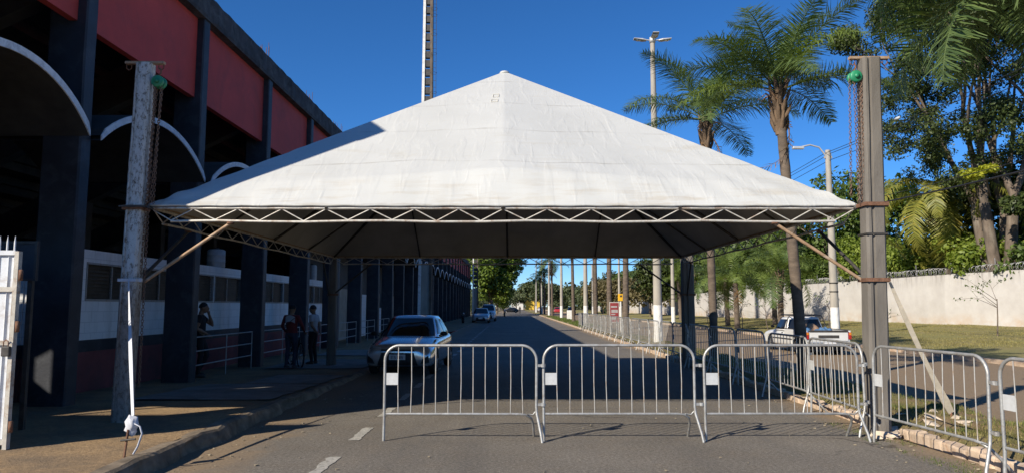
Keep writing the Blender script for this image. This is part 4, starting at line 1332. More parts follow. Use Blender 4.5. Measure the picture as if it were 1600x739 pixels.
def leaf_mesh(name, P, D, size, m, rg, aspect=0.5, droop=0.25):
    n = len(P)
    nrm = D * .7 + rg.normal(size=(n, 3)) * .6 + np.array([0, 0, .45])
    nrm /= np.linalg.norm(nrm, axis=1)[:, None]
    a = rg.normal(size=(n, 3)) + np.array([0, 0, -droop * 2])
    a -= nrm * (a * nrm).sum(1)[:, None]; a /= np.linalg.norm(a, axis=1)[:, None]
    b = np.cross(nrm, a)
    s = size * rg.uniform(.65, 1.3, n)[:, None]
    V = np.empty((n, 4, 3))
    V[:, 0] = P - a * s * .5; V[:, 1] = P + b * s * aspect * .5; V[:, 2] = P + a * s * .5 + nrm * s * -.08; V[:, 3] = P - b * s * aspect * .5
    F = np.arange(n * 4).reshape(n, 4)
    return np_mesh(name, V.reshape(-1, 3), F, m)

def limb(b, p, d, L, r, depth, rg, tips, spread=.55, up=.12):
    n = 5
    pts = [Vector(p)]; rr = [r]
    d = Vector(d).normalized()
    for i in range(n):
        d = (d + Vector((rg.uniform(-.16, .16), rg.uniform(-.16, .16), rg.uniform(-.05, .05) + up * .3))).normalized()
        pts.append(pts[-1] + d * L / n); rr.append(r * (1 - .42 * (i + 1) / n))
    b.tube(pts, rr, 7 if r > .08 else 5)
    if depth == 0:
        tips.append(pts[-1]); tips.append(pts[-2]); return
    for k in range(rg.choice((2, 3, 3))):
        a = rg.uniform(0, 6.28)
        t = d.orthogonal().normalized()
        t.rotate(Matrix.Rotation(a, 3, d))
        dd = (d + t * spread * rg.uniform(.7, 1.4)).normalized()
        limb(b, pts[-1 if k < 2 else -2], dd, L * rg.uniform(.62, .85), rr[-1] * .8, depth - 1, rg, tips, spread, up)
    tips.append(pts[-1])

def tree(name, base, label, height, crown_r, m, seed=0, group=None, n=9000, size=.3, trunk_h=None, trunk_r=.25, depth=3, clump=(.9, 1.5), extra=None, lean=(0, 0), stems=1, crown_m=None, spread=.6, cat='tree', shell=.55, squash=.75):
    rg = random.Random(seed); ng = np.random.default_rng(seed + 1000)
    o = thing(name, base, label, cat, group)
    b = MB(); tips = []
    th = trunk_h or height * .35
    for s in range(stems):
        a = 6.28 * s / stems + .5
        ox = (0 if stems == 1 else .35 * math.cos(a)); oy = (0 if stems == 1 else .35 * math.sin(a))
        top = Vector(base) + Vector((lean[0] + ox * 3, lean[1] + oy * 3, th * rg.uniform(.9, 1.1)))
        p0 = Vector(base) + Vector((ox, oy, -.1))
        mid = p0.lerp(top, .5) + Vector((rg.uniform(-.15, .15), rg.uniform(-.15, .15), 0))
        b.tube([p0, p0.lerp(mid, .15), mid, top], [trunk_r * 1.35, trunk_r * 1.05, trunk_r * .9, trunk_r * .75], 10)
        k = 3 if stems == 1 else 2
        for j in range(k):
            a2 = a + 6.28 * j / k + rg.uniform(-.4, .4)
            dd = Vector((math.cos(a2) * spread, math.sin(a2) * spread, 1)).normalized()
            limb(b, top, dd, (height - th) * .42, trunk_r * .55, depth - 1, rg, tips, spread)
    b.build('trunk', 'bark', o)
    # clumps: at limb tips, pulled into the crown's envelope, plus extra ones over it
    C = []; Rd = []
    cz = base[2] + th + (height - th) * .5
    for t in tips:
        C.append(t[:]); r = rg.uniform(*clump); Rd.append((r, r, r * squash))
    cx, cy = base[0] + lean[0], base[1] + lean[1]
    for k in range(int(extra if extra is not None else 14)):
        v = Vector((rg.gauss(0, 1), rg.gauss(0, 1), rg.gauss(0, 1))).normalized() * rg.uniform(.55, .95)
        C.append((cx + v.x * crown_r, cy + v.y * crown_r, cz + v.z * (height - th) * .5)); r = rg.uniform(*clump); Rd.append((r, r, r * squash))
    P, D = leaf_points(C, Rd, n, ng, shell)
    P = P - np.array(base)
    me = leaf_mesh('crown', P, D, size, m, ng)
    link_mesh('crown', me, o)
    return o, C

# the big old tree behind the wall at right, with pale branching stems
GT = 'garden trees behind the white wall'
big_tree, _ = tree('big_tree', (28.3, 41.0, .5), 'tall dark garden tree with thick pale stems at the right edge', 20.0, 6.6, 'big_tree_leaf', 4, GT, 150000, .19, 7.0, .36, 4, (.5, 1.0), 190, (-.2, 0), 4, spread=.32, shell=.3)
tree('yellow_sprig_tree', (28.6, 37.2, .5), 'small tree with a bright yellow-green spray in front of the big tree', 8.5, 1.6, 'big_tree_leaf', 17, GT, 5000, .3, 4.5, .12, 2, (.5, .9), 5)
P, D = leaf_points([(25.1, 38.2, 8.9), (26.0, 38.2, 9.15), (25.1, 38.2, 8.7)], [(.75, .5, .28), (.55, .5, .25), (.5, .4, .2)], 700, np.random.default_rng(5))
link_mesh('leaf_spray', leaf_mesh('leaf_spray', P - np.array((28.3, 41.0, .5)), D, .22, 'yellow_leaf', np.random.default_rng(6)), big_tree)['label'] = 'bright yellow-green spray of leaves'
MB().tube([(27.6, 40.6, 8.0), (26.3, 38.9, 8.75), (25.3, 38.2, 8.85)], [.06, .04, .015], 5).build('branch', 'bark', big_tree)
belt = [
    (31.0, 46, 10.5, 4.0, 'big_tree_leaf', 'broad dark tree behind the coconut palms'),
    (24.8, 58.0, 12.4, 3.8, 'mid_leaf', 'rounded green tree behind the grey post, top level with the tent eave'),
    (29.5, 60.0, 8.2, 3.6, 'mid_leaf', 'green garden tree right of the grey post, low behind the wall'),
    (27.0, 72, 9.2, 4.2, 'mid_leaf', 'mid-green garden tree behind the palms left of the grey post'),
    (26.5, 84, 9.6, 4.6, 'big_tree_leaf', 'dark garden tree in the belt behind the lawn palms'),
    (25.5, 97, 9.2, 4.6, 'mid_leaf', 'tallest tree of the belt, just left of the rear tent post'),
    (25.0, 112, 7.8, 4.6, 'big_tree_leaf', 'dark tree of the belt behind the yellow sign'),
    (24.5, 128, 7.6, 4.6, 'mid_leaf', 'belt tree behind the red poster'),
    (24.0, 146, 8.0, 5.0, 'mid_leaf', 'belt tree behind the second lamp pole'),
    (23.5, 166, 8.6, 5.4, 'far_leaf', 'paler belt tree left of the second lamp pole'),
    (22.5, 190, 9.0, 6.0, 'far_leaf', 'distant belt tree behind the third lamp pole'),
]
for k, (x, y, h, cr, m, lb) in enumerate(belt):
    x = max(x, wall_x(y) + 2.2)
    tree('garden_tree', (x, y, .4), lb, h, cr, m, 200 + k, GT, 9000, .42 if y < 90 else .6, h * .3, .25, 3, (1.0, 1.9), 18)
# dark rounded tree on the lawn, left of the rear tent post
tree('lawn_tree', (15.8, 78.0, .3), 'dark rounded tree on the lawn left of the rear tent post', 6.2, 2.6, 'big_tree_leaf', 301, None, 8000, .42, 1.6, .2, 3, (.9, 1.4), 14)
# brownish low trees further along
GB = 'brownish small trees along the far lawn'
for k, (x, y, h, lb) in enumerate([(19, 98, 5.2, 'brownish small tree behind the yellow sign'), (18, 116, 5.6, 'brownish small tree behind the second lamp pole'), (17, 134, 5.8, 'brownish small tree left of the second lamp pole')]):
    tree('brown_tree', (x, y, .35), lb, h, 3.4, 'brown_leaf', 320 + k, GB, 5500, .55, 1.6, .15, 3, (1.0, 1.7), 12)

# street tree on the left, beyond the stadium
tree('ficus_tree', (-3.9, 131.0, .05), 'dense glossy green street tree over the parked cars on the left', 16, 5.0, 'ficus_leaf', 41, None, 60000, .6, 3.0, .5, 4, (1.5, 2.3), 60, shell=.65)
tree('street_tree', (-3.2, 150.0, .05), 'smaller green street tree behind the big glossy one', 6.0, 3.0, 'bright_leaf', 43, None, 6000, .5, 1.6, .25, 3, (.9, 1.5), 16)
tree('street_tree', (-2.2, 178.0, .05), 'light green tree low beyond the far crossing', 6.0, 3.0, 'far_leaf', 44, None, 5000, .5, 1.4, .25, 3, (.9, 1.5), 16)
# hazy trees towards the vanishing point
GF = 'distant avenue trees'
for k, (x, y, h, cr, m, lb) in enumerate([(7.0, 215, 9.5, 4.5, 'far_leaf', 'hazy tree on the far median under the yellow sign building'), (13, 240, 9, 5, 'far_leaf', 'hazy tree right of the far crossing'), (-8, 260, 9, 6, 'far_leaf', 'hazy tree left of the vanishing point'), (2, 330, 9, 6, 'far_leaf', 'farthest hazy tree closing the avenue'), (-5, 300, 10, 6, 'far_leaf', 'hazy tree just right of the dense street tree')]):
    tree('avenue_tree', (x, y, 0), lb, h, cr, m, 400 + k, GF, 4500, .9, 2.5, .3, 3, (1.5, 2.6), 16)

# distant woods closing the view
def wood(name, x0, x1, y0, y1, n, h, m, label, seed):
    rg = np.random.default_rng(seed)
    C = np.column_stack([rg.uniform(x0, x1, 160), rg.uniform(y0, y1, 160), rg.uniform(h * .15, h * .85, 160)])
    Rd = np.repeat(rg.uniform(h * .18, h * .34, 160)[:, None], 3, axis=1)
    P, D = leaf_points(C, Rd, n, rg)
    c0 = np.array([(x0 + x1) / 2, (y0 + y1) / 2, 0])
    ob = link_mesh(name, leaf_mesh(name, P - c0, D, h * .11, m, rg, .7), None, tuple(c0))
    tag(ob, label, 'trees', kind='stuff')
wood('garden_wood', 33, 52, 44, 120, 22000, 8.0, 'big_tree_leaf', 'dark mass of garden trees deep behind the white wall', 1)
wood('far_wood', 17, 75, 140, 330, 30000, 9, 'far_leaf', 'hazy far wood along the avenue\'s right side', 2)
wood('far_wood', -120, 120, 430, 520, 20000, 12, 'far_leaf', 'hazy line of far trees on the horizon', 3)
wood('far_wood', -60, -12, 160, 380, 14000, 8, 'far_leaf', 'hazy far trees on the avenue\'s left side', 4)

# low plants against the wall: banana clumps
def banana_leaf_mesh(seed):
    rg = random.Random(seed)
    b = MB(); L = 2.0; N = 10
    ang = 1.15; p = Vector((0, 0, 0)); rows = []
    for i in range(N + 1):
        t = i / N
        w = .30 * math.sin(PI * min(1, max(0, (t - .12) / .88)) ** .8) ** .7 if t > .12 else .02
        rows.append([p + Vector((0, -w, -.10 * w)), p + Vector((0, -w * .5, .03)), p.copy(), p + Vector((0, w * .5, .03)), p + Vector((0, w, -.10 * w))])
        ang -= (.12 + .26 * t) * rg.uniform(.7, 1.2)
        p = p + Vector((math.cos(ang), 0, math.sin(ang))) * L / N
    vs = [q for r in rows for q in r]
    fs = [(i * 5 + k, i * 5 + k + 1, (i + 1) * 5 + k + 1, (i + 1) * 5 + k) for i in range(N) for k in range(4)]
    b.add(vs, fs, True)
    return b.mesh('leaf', 'banana_leaf')
BAN = [banana_leaf_mesh(k) for k in range(3)]
def banana(loc, label, h=1.8, nl=9, seed=0, sc=1.0):
    rg = random.Random(seed)
    o = thing('banana_plant', loc, label, 'banana plant', 'banana plants behind the white wall')
    for k in range(3):
        x, y = rg.uniform(-.5, .5), rg.uniform(-.5, .5)
        hh = h * rg.uniform(.7, 1.1)
        MB().tube([(x, y, -.1), (x * 1.1, y * 1.1, hh)], [.11, .06], 7).build('stem', 'banana_leaf', o, True)
        for j in range(nl // 2):
            shared('leaf', BAN[rg.randrange(3)], o, (x * 1.1, y * 1.1, hh - .05), (rg.uniform(-.3, .3), rg.uniform(-.3, .35), rg.uniform(0, 6.28)), (sc * rg.uniform(.8, 1.15),) * 3)
for k, (x, y, lb, sc) in enumerate([(25.2, 43.5, 'banana plant behind the wall just right of the grey post', 1.5), (26.2, 39.5, 'banana plant under the yellowing coconut palm', 1.3), (24.8, 49.0, 'banana plant showing over the wall left of the grey post', 1.7), (24.9, 52.5, 'tall banana plant behind the slanting brace', 1.8), (25.5, 57.0, 'banana plant behind the street lamp pole', 1.7), (28.4, 36.6, 'banana plant at the foot of the big tree', 1.2)]):
    x = wall_x(y) + 2.5; sc *= .8
    banana((x, y, .5), lb, 2.6, 12, 60 + k, sc)

# leafy shrubs filling the garden just behind the wall
GS = 'shrubs just behind the white wall'
for k, (y, off, h, m, lb) in enumerate([(38.2, 2.0, 5.0, 'mid_leaf', 'green shrub behind the wall at the right edge'), (43.0, 2.2, 5.6, 'bright_leaf', 'bright green shrub behind the wall beneath the thick cable'), (46.5, 3.4, 6.2, 'mid_leaf', 'leafy shrub behind the trunk of the yellowing coconut palm'), (49.5, 1.8, 5.2, 'bright_leaf', 'yellow-green shrub over the wall just right of the grey post'), (54, 2.4, 6.2, 'bright_leaf', 'bright shrub over the wall behind the grey post'), (59, 2.0, 5.6, 'mid_leaf', 'green shrub over the wall behind the utility pole'), (66, 2.2, 6.0, 'bright_leaf', 'light green shrub over the wall behind the first palm trunk'), (74, 2.0, 6.0, 'mid_leaf', 'green shrub over the wall behind the lawn palms'), (83, 2.0, 6.4, 'bright_leaf', 'light shrub over the wall behind the second palm trunk')]):
    tree('garden_shrub', (wall_x(y) + off, y, .5), lb, h, 2.0, m, 700 + k, GS, 6500, .3, 1.2, .1, 3, (.7, 1.1), 12, cat='shrub')

# saplings on the lawn
def sapling(loc, h, label, seed, n=60, spread=.7, size=.11):
    rg = random.Random(seed); ng = np.random.default_rng(seed)
    o = thing('sapling', loc, label, 'sapling', 'young trees on the lawn')
    b = MB(); tips = []
    p = Vector(loc) + Vector((0, 0, -.05)); top = Vector(loc) + Vector((rg.uniform(-.25, .25), rg.uniform(-.1, .1), h * .55))
    b.tube([p, p.lerp(top, .5) + Vector((rg.uniform(-.12, .12), 0, 0)), top], [.035, .028, .02], 5)
    for k in range(5):
        a = rg.uniform(0, 6.28)
        limb(b, top.lerp(p, rg.uniform(0, .3)), (math.cos(a) * spread, math.sin(a) * spread, .5), h * .33, .014, 1, rg, tips, .7, 0)
    b.build('stem', 'bark', o)
    C = [t[:] for t in tips]
    P, D = leaf_points(C, [(.16, .16, .1)] * len(C), n, ng)
    link_mesh('leaves', leaf_mesh('leaves', P - np.array(loc), D, size, 'mid_leaf', ng), o)
for k, (x, y, h, n, lb) in enumerate([(21.0, 31.0, 2.9, 90, 'spreading bare sapling on the lawn before the stained white wall'), (17.6, 34.0, 1.6, 25, 'thin sapling on the lawn just right of the grey post'), (19.3, 43.5, 2.3, 50, 'sapling on the lawn just left of the grey post'), (14.9, 41.5, 2.4, 60, 'crooked sapling on the lawn left of the pickup'), (15.1, 47.0, 2.2, 50, 'leaning sapling on the lawn by the median palm trunk'), (15.3, 55.5, 2.2, 50, 'sapling on the lawn right of the rear tent post')]):
    sapling((x, y, lawn_z(x, y)), h, lb, 500 + k, n)

# ------------------------------------------------------------------ grass
def blades(name, pts, hgt, m, label, wid=.008, seed=0, lean=.5):
    rg = np.random.default_rng(seed)
    P = np.asarray(pts); n = len(P)
    h = hgt * rg.uniform(.4, 1.3, n)[:, None]
    a = rg.uniform(0, 6.28, n); d = np.column_stack([np.cos(a), np.sin(a), np.zeros(n)])
    ln = rg.uniform(0, lean, n)[:, None]
    b = np.column_stack([np.cos(a + 1.5), np.sin(a + 1.5), np.zeros(n)]) * wid * rg.uniform(.6, 1.4, n)[:, None]
    V = np.empty((n, 3, 3))
    V[:, 0] = P - b; V[:, 1] = P + b
    V[:, 2] = P + d * h * ln + np.array([0, 0, 1.0]) * h
    me = np_mesh(name, V.reshape(-1, 3), np.arange(n * 3).reshape(n, 3), m)
    return tag(link_mesh(name, me), label, 'grass', kind='stuff')
rg = np.random.default_rng(77)
def scatter(n, x0, x1, y0, y1, zf, clump=0.6, keep=None):
    k = max(4, n // 60)
    cx = rg.uniform(x0, x1, k); cy = y0 + (y1 - y0) * rg.random(k) ** 1.5
    i = rg.integers(0, k, n)
    x = cx[i] + rg.normal(0, clump, n) * .5; y = cy[i] + rg.normal(0, clump, n) * .7
    ok = (x > x0) & (x < x1)
    x = x[ok]; y = y[ok]
    return [(a, c, zf(a, c) - .005) for a, c in zip(x, y)]
blades('median_grass', scatter(26000, 5.2, 7.15, 3.5, 34, median_z, .28), .045, 'dry_grass', 'dry yellowish grass tufts on the median', .005, 1, .9)
blades('median_grass', scatter(16000, 5.6, 7.2, 3.5, 40, median_z, .22), .055, 'green_grass', 'green grass patches on the median', .005, 2, .8)
blades('kerb_grass', scatter(3500, 4.5, 5.0, 4.0, 10.5, lambda x, y: 0.0, .16), .03, 'green_grass', 'green tufts in the soil at the foot of the brick kerb', .004, 3, .9)
blades('lawn_grass', scatter(60000, 14.6, 27, 26, 75, lawn_z, 1.2), .05, 'dry_grass', 'short yellowish mown lawn before the white wall', .012, 4, .8)
blades('far_median_grass', scatter(16000, 5.2, 7.1, 55, 110, median_z, .5), .12, 'green_grass', 'taller green grass on the far median', .02, 5, .5)

# ------------------------------------------------------------------ the long white garden wall with razor wire
def garden_wall_mat():
    m, nt, b, out = _nodes('garden_wall')
    v = _world(nt)
    c = _ramp(nt, _noise(nt, v, 0.9, 6, 0.65), [(0.3, (0.47, 0.44, 0.405)), (0.7, (0.58, 0.555, 0.52))])
    sp = nt.nodes.new('ShaderNodeSeparateXYZ'); nt.links.new(v, sp.inputs[0])
    def band(z0, z1):
        mr = nt.nodes.new('ShaderNodeMapRange'); nt.links.new(sp.outputs[2], mr.inputs[0])
        mr.inputs[1].default_value = z0; mr.inputs[2].default_value = z1; mr.inputs[3].default_value = 1; mr.inputs[4].default_value = 0
        return mr.outputs[0]
    soil = _ramp(nt, _noise(nt, _world(nt, (.5, .5, .7)), 1.3, 7, 0.7), [(0.42, 0.0), (0.62, 0.8)])
    c = _mix(nt, _mix(nt, 1.0, soil, band(0.5, 1.35), 'MULTIPLY'), c, (0.48, 0.31, 0.16))
    drip = _ramp(nt, _noise(nt, _world(nt, (2.2, 2.2, .22)), 1.6, 7, 0.7), [(0.48, 0.0), (0.66, 0.75)])
    c = _mix(nt, _mix(nt, 1.0, drip, band(3.75, 2.7), 'MULTIPLY'), c, (0.16, 0.14, 0.125))
    nt.links.new(c, b.inputs['Base Color'])
    b.inputs['Roughness'].default_value = 0.9
    _bump(nt, b, _noise(nt, v, 9, 6, 0.7), 0.3, 0.02)
garden_wall_mat()
mat('razor_steel', (0.42, 0.42, 0.42), 0.4, metal=0.6, var=0.3, scale=8, bump=0)
def wall_top(y): return 3.68 - 0.5 * min(1, max(0, (y - 36) / 70))
gw = thing('garden_wall', (27.2, 40, .5), 'long stained white wall beyond the lawn, topped with razor wire', 'wall')
b = MB()
ys = [30 + i * 1.5 for i in range(101)]
for off, fl in ((0, 1), (.22, -1)):
    n0 = len(b.v)
    for y in ys:
        b.v += [(wall_x(y) + off, y, .2), (wall_x(y) + off, y, wall_top(y) + .02 * math.sin(y * 2.3))]
    for i in range(len(ys) - 1):
        f = (n0 + 2 * i, n0 + 2 * i + 2, n0 + 2 * i + 3, n0 + 2 * i + 1)
        b.f.append(f if fl < 0 else f[::-1]); b.smooth.append(False)
n0 = len(b.v)
for y in ys:
    b.v += [(wall_x(y) - .01, y, wall_top(y) + .02 * math.sin(y * 2.3) + .001), (wall_x(y) + .23, y, wall_top(y) + .02 * math.sin(y * 2.3) + .001)]
for i in range(len(ys) - 1):
    b.f.append((n0 + 2 * i, n0 + 2 * i + 1, n0 + 2 * i + 3, n0 + 2 * i + 2)); b.smooth.append(False)
b.build('masonry', 'garden_wall', gw)
# razor-wire coils and their stakes
y = 31.0
while y < 78:
    pts = []
    L = 3.0
    for i in range(int(L / .21 * 10) + 1):
        yy = y + L * i / (L / .21 * 10)
        a = 2 * PI * i / 10
        rr = .21 * (1 + .12 * math.sin(yy * 3))
        pts.append((wall_x(yy) + .1 + rr * math.cos(a), yy + .05 * math.sin(a * .5), wall_top(yy) + .21 + rr * math.sin(a)))
    MB().tube(pts, .017, 3, cap=False).build('razor_coil', 'razor_steel', gw)
    MB().tube([(wall_x(y) + .1, y, wall_top(y) - .05), (wall_x(y) + .1, y + .03, wall_top(y) + .75)], .018, 5).build('wire_stake', 'razor_steel', gw)
    y += L

# ------------------------------------------------------------------ lamp poles on the median
mat('lamp_head', (0.55, 0.55, 0.54), 0.4, metal=0.3, var=0.1, bump=0)
mat('lamp_lens', (0.75, 0.77, 0.78), 0.15, var=0.05, bump=0)
def lamp_pole(x, y, label, h=13.7):
    o = thing('lamp_pole', (x, y, .1), label, 'lamp pole', 'tall lamp poles on the median')
    MB().tube([(x, y, 1.75), (x, y, h * .5), (x, y, h)], [.195, .155, .11], 14).build('shaft', 'pole_concrete', o)
    MB().tube([(x, y, 0.0), (x, y, 1.75)], [.206, .199], 14).build('painted_foot', 'lime_or_sun_white', o)
    MB().lathe([(0, 0), (.14, 0), (.14, .25), (0, .25)], (x, y, h), 12).build('head_collar', 'lamp_head', o)
    for k, a in enumerate((PI, 0.0, -PI / 2)):
        d = Vector((math.cos(a), math.sin(a), 0)); s = Vector((-d.y, d.x, 0))
        p = Vector((x, y, h + .12))
        MB().tube([p + d * .1, p + d * .28 + Vector((0, 0, .02))], .03, 6).build('arm', 'lamp_head', o)
        b = MB()
        a0 = p + d * .28; a1 = p + d * .86 + Vector((0, 0, .07))
        vs = []
        for q, w, t in ((a0, .09, .05), (a0.lerp(a1, .3), .16, .07), (a1, .15, .03)):
            vs += [q - s * w - Vector((0, 0, t / 2)), q + s * w - Vector((0, 0, t / 2)), q + s * w * .8 + Vector((0, 0, t / 2)), q - s * w * .8 + Vector((0, 0, t / 2))]
        fs = [(3, 2, 1, 0), (8, 9, 10, 11)] + [(i * 4 + k2, i * 4 + (k2 + 1) % 4, (i + 1) * 4 + (k2 + 1) % 4, (i + 1) * 4 + k2) for i in range(2) for k2 in range(4)]
        hd = b.add(vs, fs).build('lamp_head', 'lamp_head', o)
        ln = a0.lerp(a1, .62)
        MB().box(ln.x - .1, ln.x + .1, ln.y - .1, ln.y + .1, ln.z - .055, ln.z - .04).build('lens', 'lamp_lens', hd)
for (y, lb) in ((31.6, 'tall concrete lamp pole with three lamp heads, nearest on the median'), (62.5, 'second lamp pole along the median, white painted foot'), (93, 'third lamp pole along the median'), (124, 'fourth lamp pole, far along the median'), (155, 'fifth lamp pole, very far along the median'), (190, 'farthest lamp pole on the median')):
    lamp_pole(6.45, y, lb)

# ------------------------------------------------------------------ utility poles and wires
mat('insulator', (0.50, 0.50, 0.48), 0.3, var=0.1, bump=0)
mat('cable', (0.015, 0.015, 0.016), 0.6, var=0.1, bump=0)
def utility_pole(x, y, z0, h, label, arm=None, foot=True, group='utility poles'):
    o = thing('utility_pole', (x, y, z0), label, 'utility pole', group)
    MB().tube([(x, y, z0 + (1.5 if foot else -.1)), (x, y, z0 + h)], [.19, .12], 12).build('shaft', 'pole_concrete', o)
    if foot: MB().tube([(x, y, z0 - .1), (x, y, z0 + 1.5)], [.20, .194], 12).build('painted_foot', 'lime_or_sun_white', o)
    w = .18 if arm else .7
    ca = MB().bar((x - w, y, z0 + h - .35), (x + w, y, z0 + h - .35), .08, .1).build('crossarm', 'pole_concrete', o)
    for dx in ((-.12, .12) if arm else (-.6, -.15, .5)):
        MB().lathe([(.0, 0), (.03, 0), (.055, .05), (.035, .08), (.05, .12), (0, .15)], (x + dx, y, z0 + h - .3), 8).build('insulator', 'insulator', ca)
    if arm:
        ax = MB().tube([(x, y, z0 + h - 1.1), (x - .1, y - .05, z0 + h - .3), (x - .45, y - .1, z0 + h + .12), (x - .9, y - .15, z0 + h + .22), (x - 1.3, y - .2, z0 + h + .12)], .04, 7).build('lamp_arm', 'lamp_head', o)
        MB().bevbox(x - 1.75, x - 1.22, y - .3, y - .1, z0 + h + .0, z0 + h + .13, .03).build('lamp', 'lamp_head', ax)
    for zz in (2.2, 2.6):
        MB().lathe([(.0, 0), (.2, 0), (.2, .05), (0, .05)], (x, y, z0 + zz), 12).build('strap_band', 'dark_steel', o)
    return o
utility_pole(15.0, 33.2, .15, 8.9, 'utility pole with a curved lamp arm, just left of the grey post', True)
utility_pole(14.9, 66, .15, 9.0, 'whitish utility pole left of the rear tent post', False)
utility_pole(14.9, 99, .15, 9.0, 'thin utility pole behind the red poster', False)
utility_pole(14.9, 132, .15, 9.2, 'far utility pole with crossarm left of the second lamp pole', True)
utility_pole(14.9, 0, .15, 8.9, 'utility pole outside the right edge carrying the power lines', False)
def wire(p, q, sag, r, label, n=24):
    o = thing('overhead_wire', p, label, 'wire', 'overhead wires beside the lawn')
    pts = [Vector(p).lerp(Vector(q), i / n) + Vector((0, 0, -sag * 4 * (i / n) * (1 - i / n))) for i in range(n + 1)]
    MB().tube(pts, r, 5).build('strand', 'cable', o)
    return o
for k, (dx, dz, lb) in enumerate([(-.14, 0, 'left power line crossing the sky by the grey post'), (.02, -.35, 'middle power line crossing the sky by the grey post'), (.14, 0, 'right power line crossing the sky by the grey post')]):
    wire((15.0 + dx, 33.2, 8.9 + dz), (14.9 + dx, 0, 8.9 + dz), .35, .013, lb)
    wire((15.0 + dx, 33.2, 8.9 + dz), (14.9 + dx, 66, 8.9 + dz), .4, .013, lb.replace('crossing the sky by the grey post', 'running on behind the tent'))
wire((15.0, 33.1, 6.1), (14.9, 0, 6.1), .5, .03, 'thick bundled cable slung low across the garden trees')
wire((15.02, 33.1, 6.3), (14.92, 0, 6.5), .45, .012, 'thin cable just above the thick bundled one')
MB()
o = thing('cable_splice', (14.95, 26, 8.35), 'small white splice fitting on the power line', 'fitting')
MB().lathe([(0, -.16), (.05, -.14), (.06, 0), (.05, .14), (0, .16)], (14.4, 26.0, 8.66), 8, 'y').build('sleeve', 'plate_white', o)

# ------------------------------------------------------------------ the floodlight tower on the sidewalk
def tower(x, y, label, H=31.0):
    o = thing('floodlight_tower', (x, y, .05), label, 'tower', 'floodlight towers along the stadium')
    def hw(z): return .42 - .13 * min(1, z / 20)
    for s in (-1, 1):
        pts = []
        n = 12
        vs = []
        for i in range(n + 1):
            z = 0.0 + H * i / n
            xo = x + s * (hw(z) - .08)
            vs += [(xo - .08, y - .2, z), (xo + .08, y - .2, z), (xo + .08, y + .2, z), (xo - .08, y + .2, z)]
        fs = [(i * 4 + k, i * 4 + (k + 1) % 4, (i + 1) * 4 + (k + 1) % 4, (i + 1) * 4 + k) for i in range(n) for k in range(4)] + [(3, 2, 1, 0), tuple(range(n * 4, n * 4 + 4))]
        MB().add(vs, fs).build('leg', 'lime_or_sun_white' if s < 0 else 'bark', o)  # left leg coloured white for the sun falling on it, right leg brown
    z = 1.0
    while z < H:
        w = hw(z) - .162
        MB().box(x - w, x + w, y - .14, y + .14, z, z + .40).build('spacer', 'dark_steel', o)
        z += .56
    MB().box(x - .27, x + .27, y - .145, y + .145, .1, 4.2).build('infill', 'pole_concrete', o)
    for dx in (-.12, .12):
        MB().tube([(x + .46 + dx * .9, y - .25, 3), (x + .46 - .09 + dx * .9, y - .25, H)], .014, 5).build('ladder_rail', 'dark_steel', o)
    z = 3.2
    while z < H:
        xx = x + .46 - .09 * (z / H)
        MB().tube([(xx - .11, y - .25, z), (xx + .11, y - .25, z)], .01, 4).build('rung', 'dark_steel', o)
        if int(z * 10) % 3 == 0:
            MB().tube([(xx - .11, y - .25, z), (xx - .2, y - .55, z), (xx, y - .78, z), (xx + .2, y - .55, z), (xx + .11, y - .25, z)], .009, 4).build('cage_hoop', 'dark_steel', o)
        z += .4
    MB().box(x - 2.2, x + 2.2, y - .2, y + .2, H, H + .25).build('head_frame', 'dark_steel', o)
    for k in range(6):
        MB().lathe([(.05, 0), (.25, .12), (.25, .2), (0, .2)], (x - 1.9 + k * .76, y + .1, H + .5), 12, 'y').build('floodlight', 'lamp_head', o)
tower(-5.12, 42.0, 'tall slotted concrete floodlight tower rising behind the tent')
tower(-5.1, 99.0, 'far floodlight tower standing before the dense street tree')

# ------------------------------------------------------------------ signs and blocks on the median
mat('poster_red', (0.24, 0.03, 0.032), 0.6, var=0.3, scale=3, bump=0)
mat('poster_pale', (0.36, 0.33, 0.32), 0.6, var=0.15, scale=5, bump=0)
mat('sign_yellow', (0.75, 0.42, 0.02), 0.5, var=0.1, bump=0)
def poster():
    x, y = 6.02, 42.0
    o = thing('poster_stand', (x, y, .1), 'red poster in a grey frame on the median behind the barriers', 'poster stand')
    MB().box(x - .29, x + .29, y, y + .04, .75, 1.95).build('frame', 'truss_galv', o)
    pp = MB().box(x - .25, x + .25, y - .006, y - .001, .80, 1.90).build('sheet', 'poster_red', o)
    for (a, c, d, e) in ((-.2, .16, 1.62, 1.72), (-.2, .05, 1.2, 1.26), (-.18, .2, 1.32, 1.5), (-.2, .1, .92, 1.08)):
        MB().box(x + a, x + c, y - .010, y - .0065, d, e).build('printed_patch', 'poster_pale', pp)
    for s in (-.26, .26):
        MB().box(x + s - .02, x + s + .02, y + .045, y + .085, 0, 1.9).build('leg', 'truss_galv', o)
poster()
def yellow_sign():
    x, y = 5.98, 39.2
    o = thing('yellow_sign', (x, y, .1), 'small yellow box sign on a post beside a palm trunk', 'sign')
    MB().bevbox(x - .15, x + .12, y - .06, y + .06, 1.98, 2.38, .02).build('box', 'sign_yellow', o)
    MB().box(x - .05, x + .06, y - .066, y - .061, 2.2, 2.3).build('symbol', 'dark_steel', o)
    MB().lathe([(0, 0), (.07, 0), (.05, .08), (0, .1)], (x, y, 2.38), 10).build('cap', 'dark_steel', o)
    MB().tube([(x, y, 0), (x, y, 1.98)], .035, 8).build('post', 'lime_or_sun_white', o)
yellow_sign()
MB_ = MB().bevbox(6.55, 7.35, 84.6, 85.4, .0, 1.22, .04)
o = MB_.build('concrete_block', 'lime_or_sun_white'); recentre(o, (6.95, 85, 0))
tag(o, 'white painted concrete block on the median past the barriers', 'block')

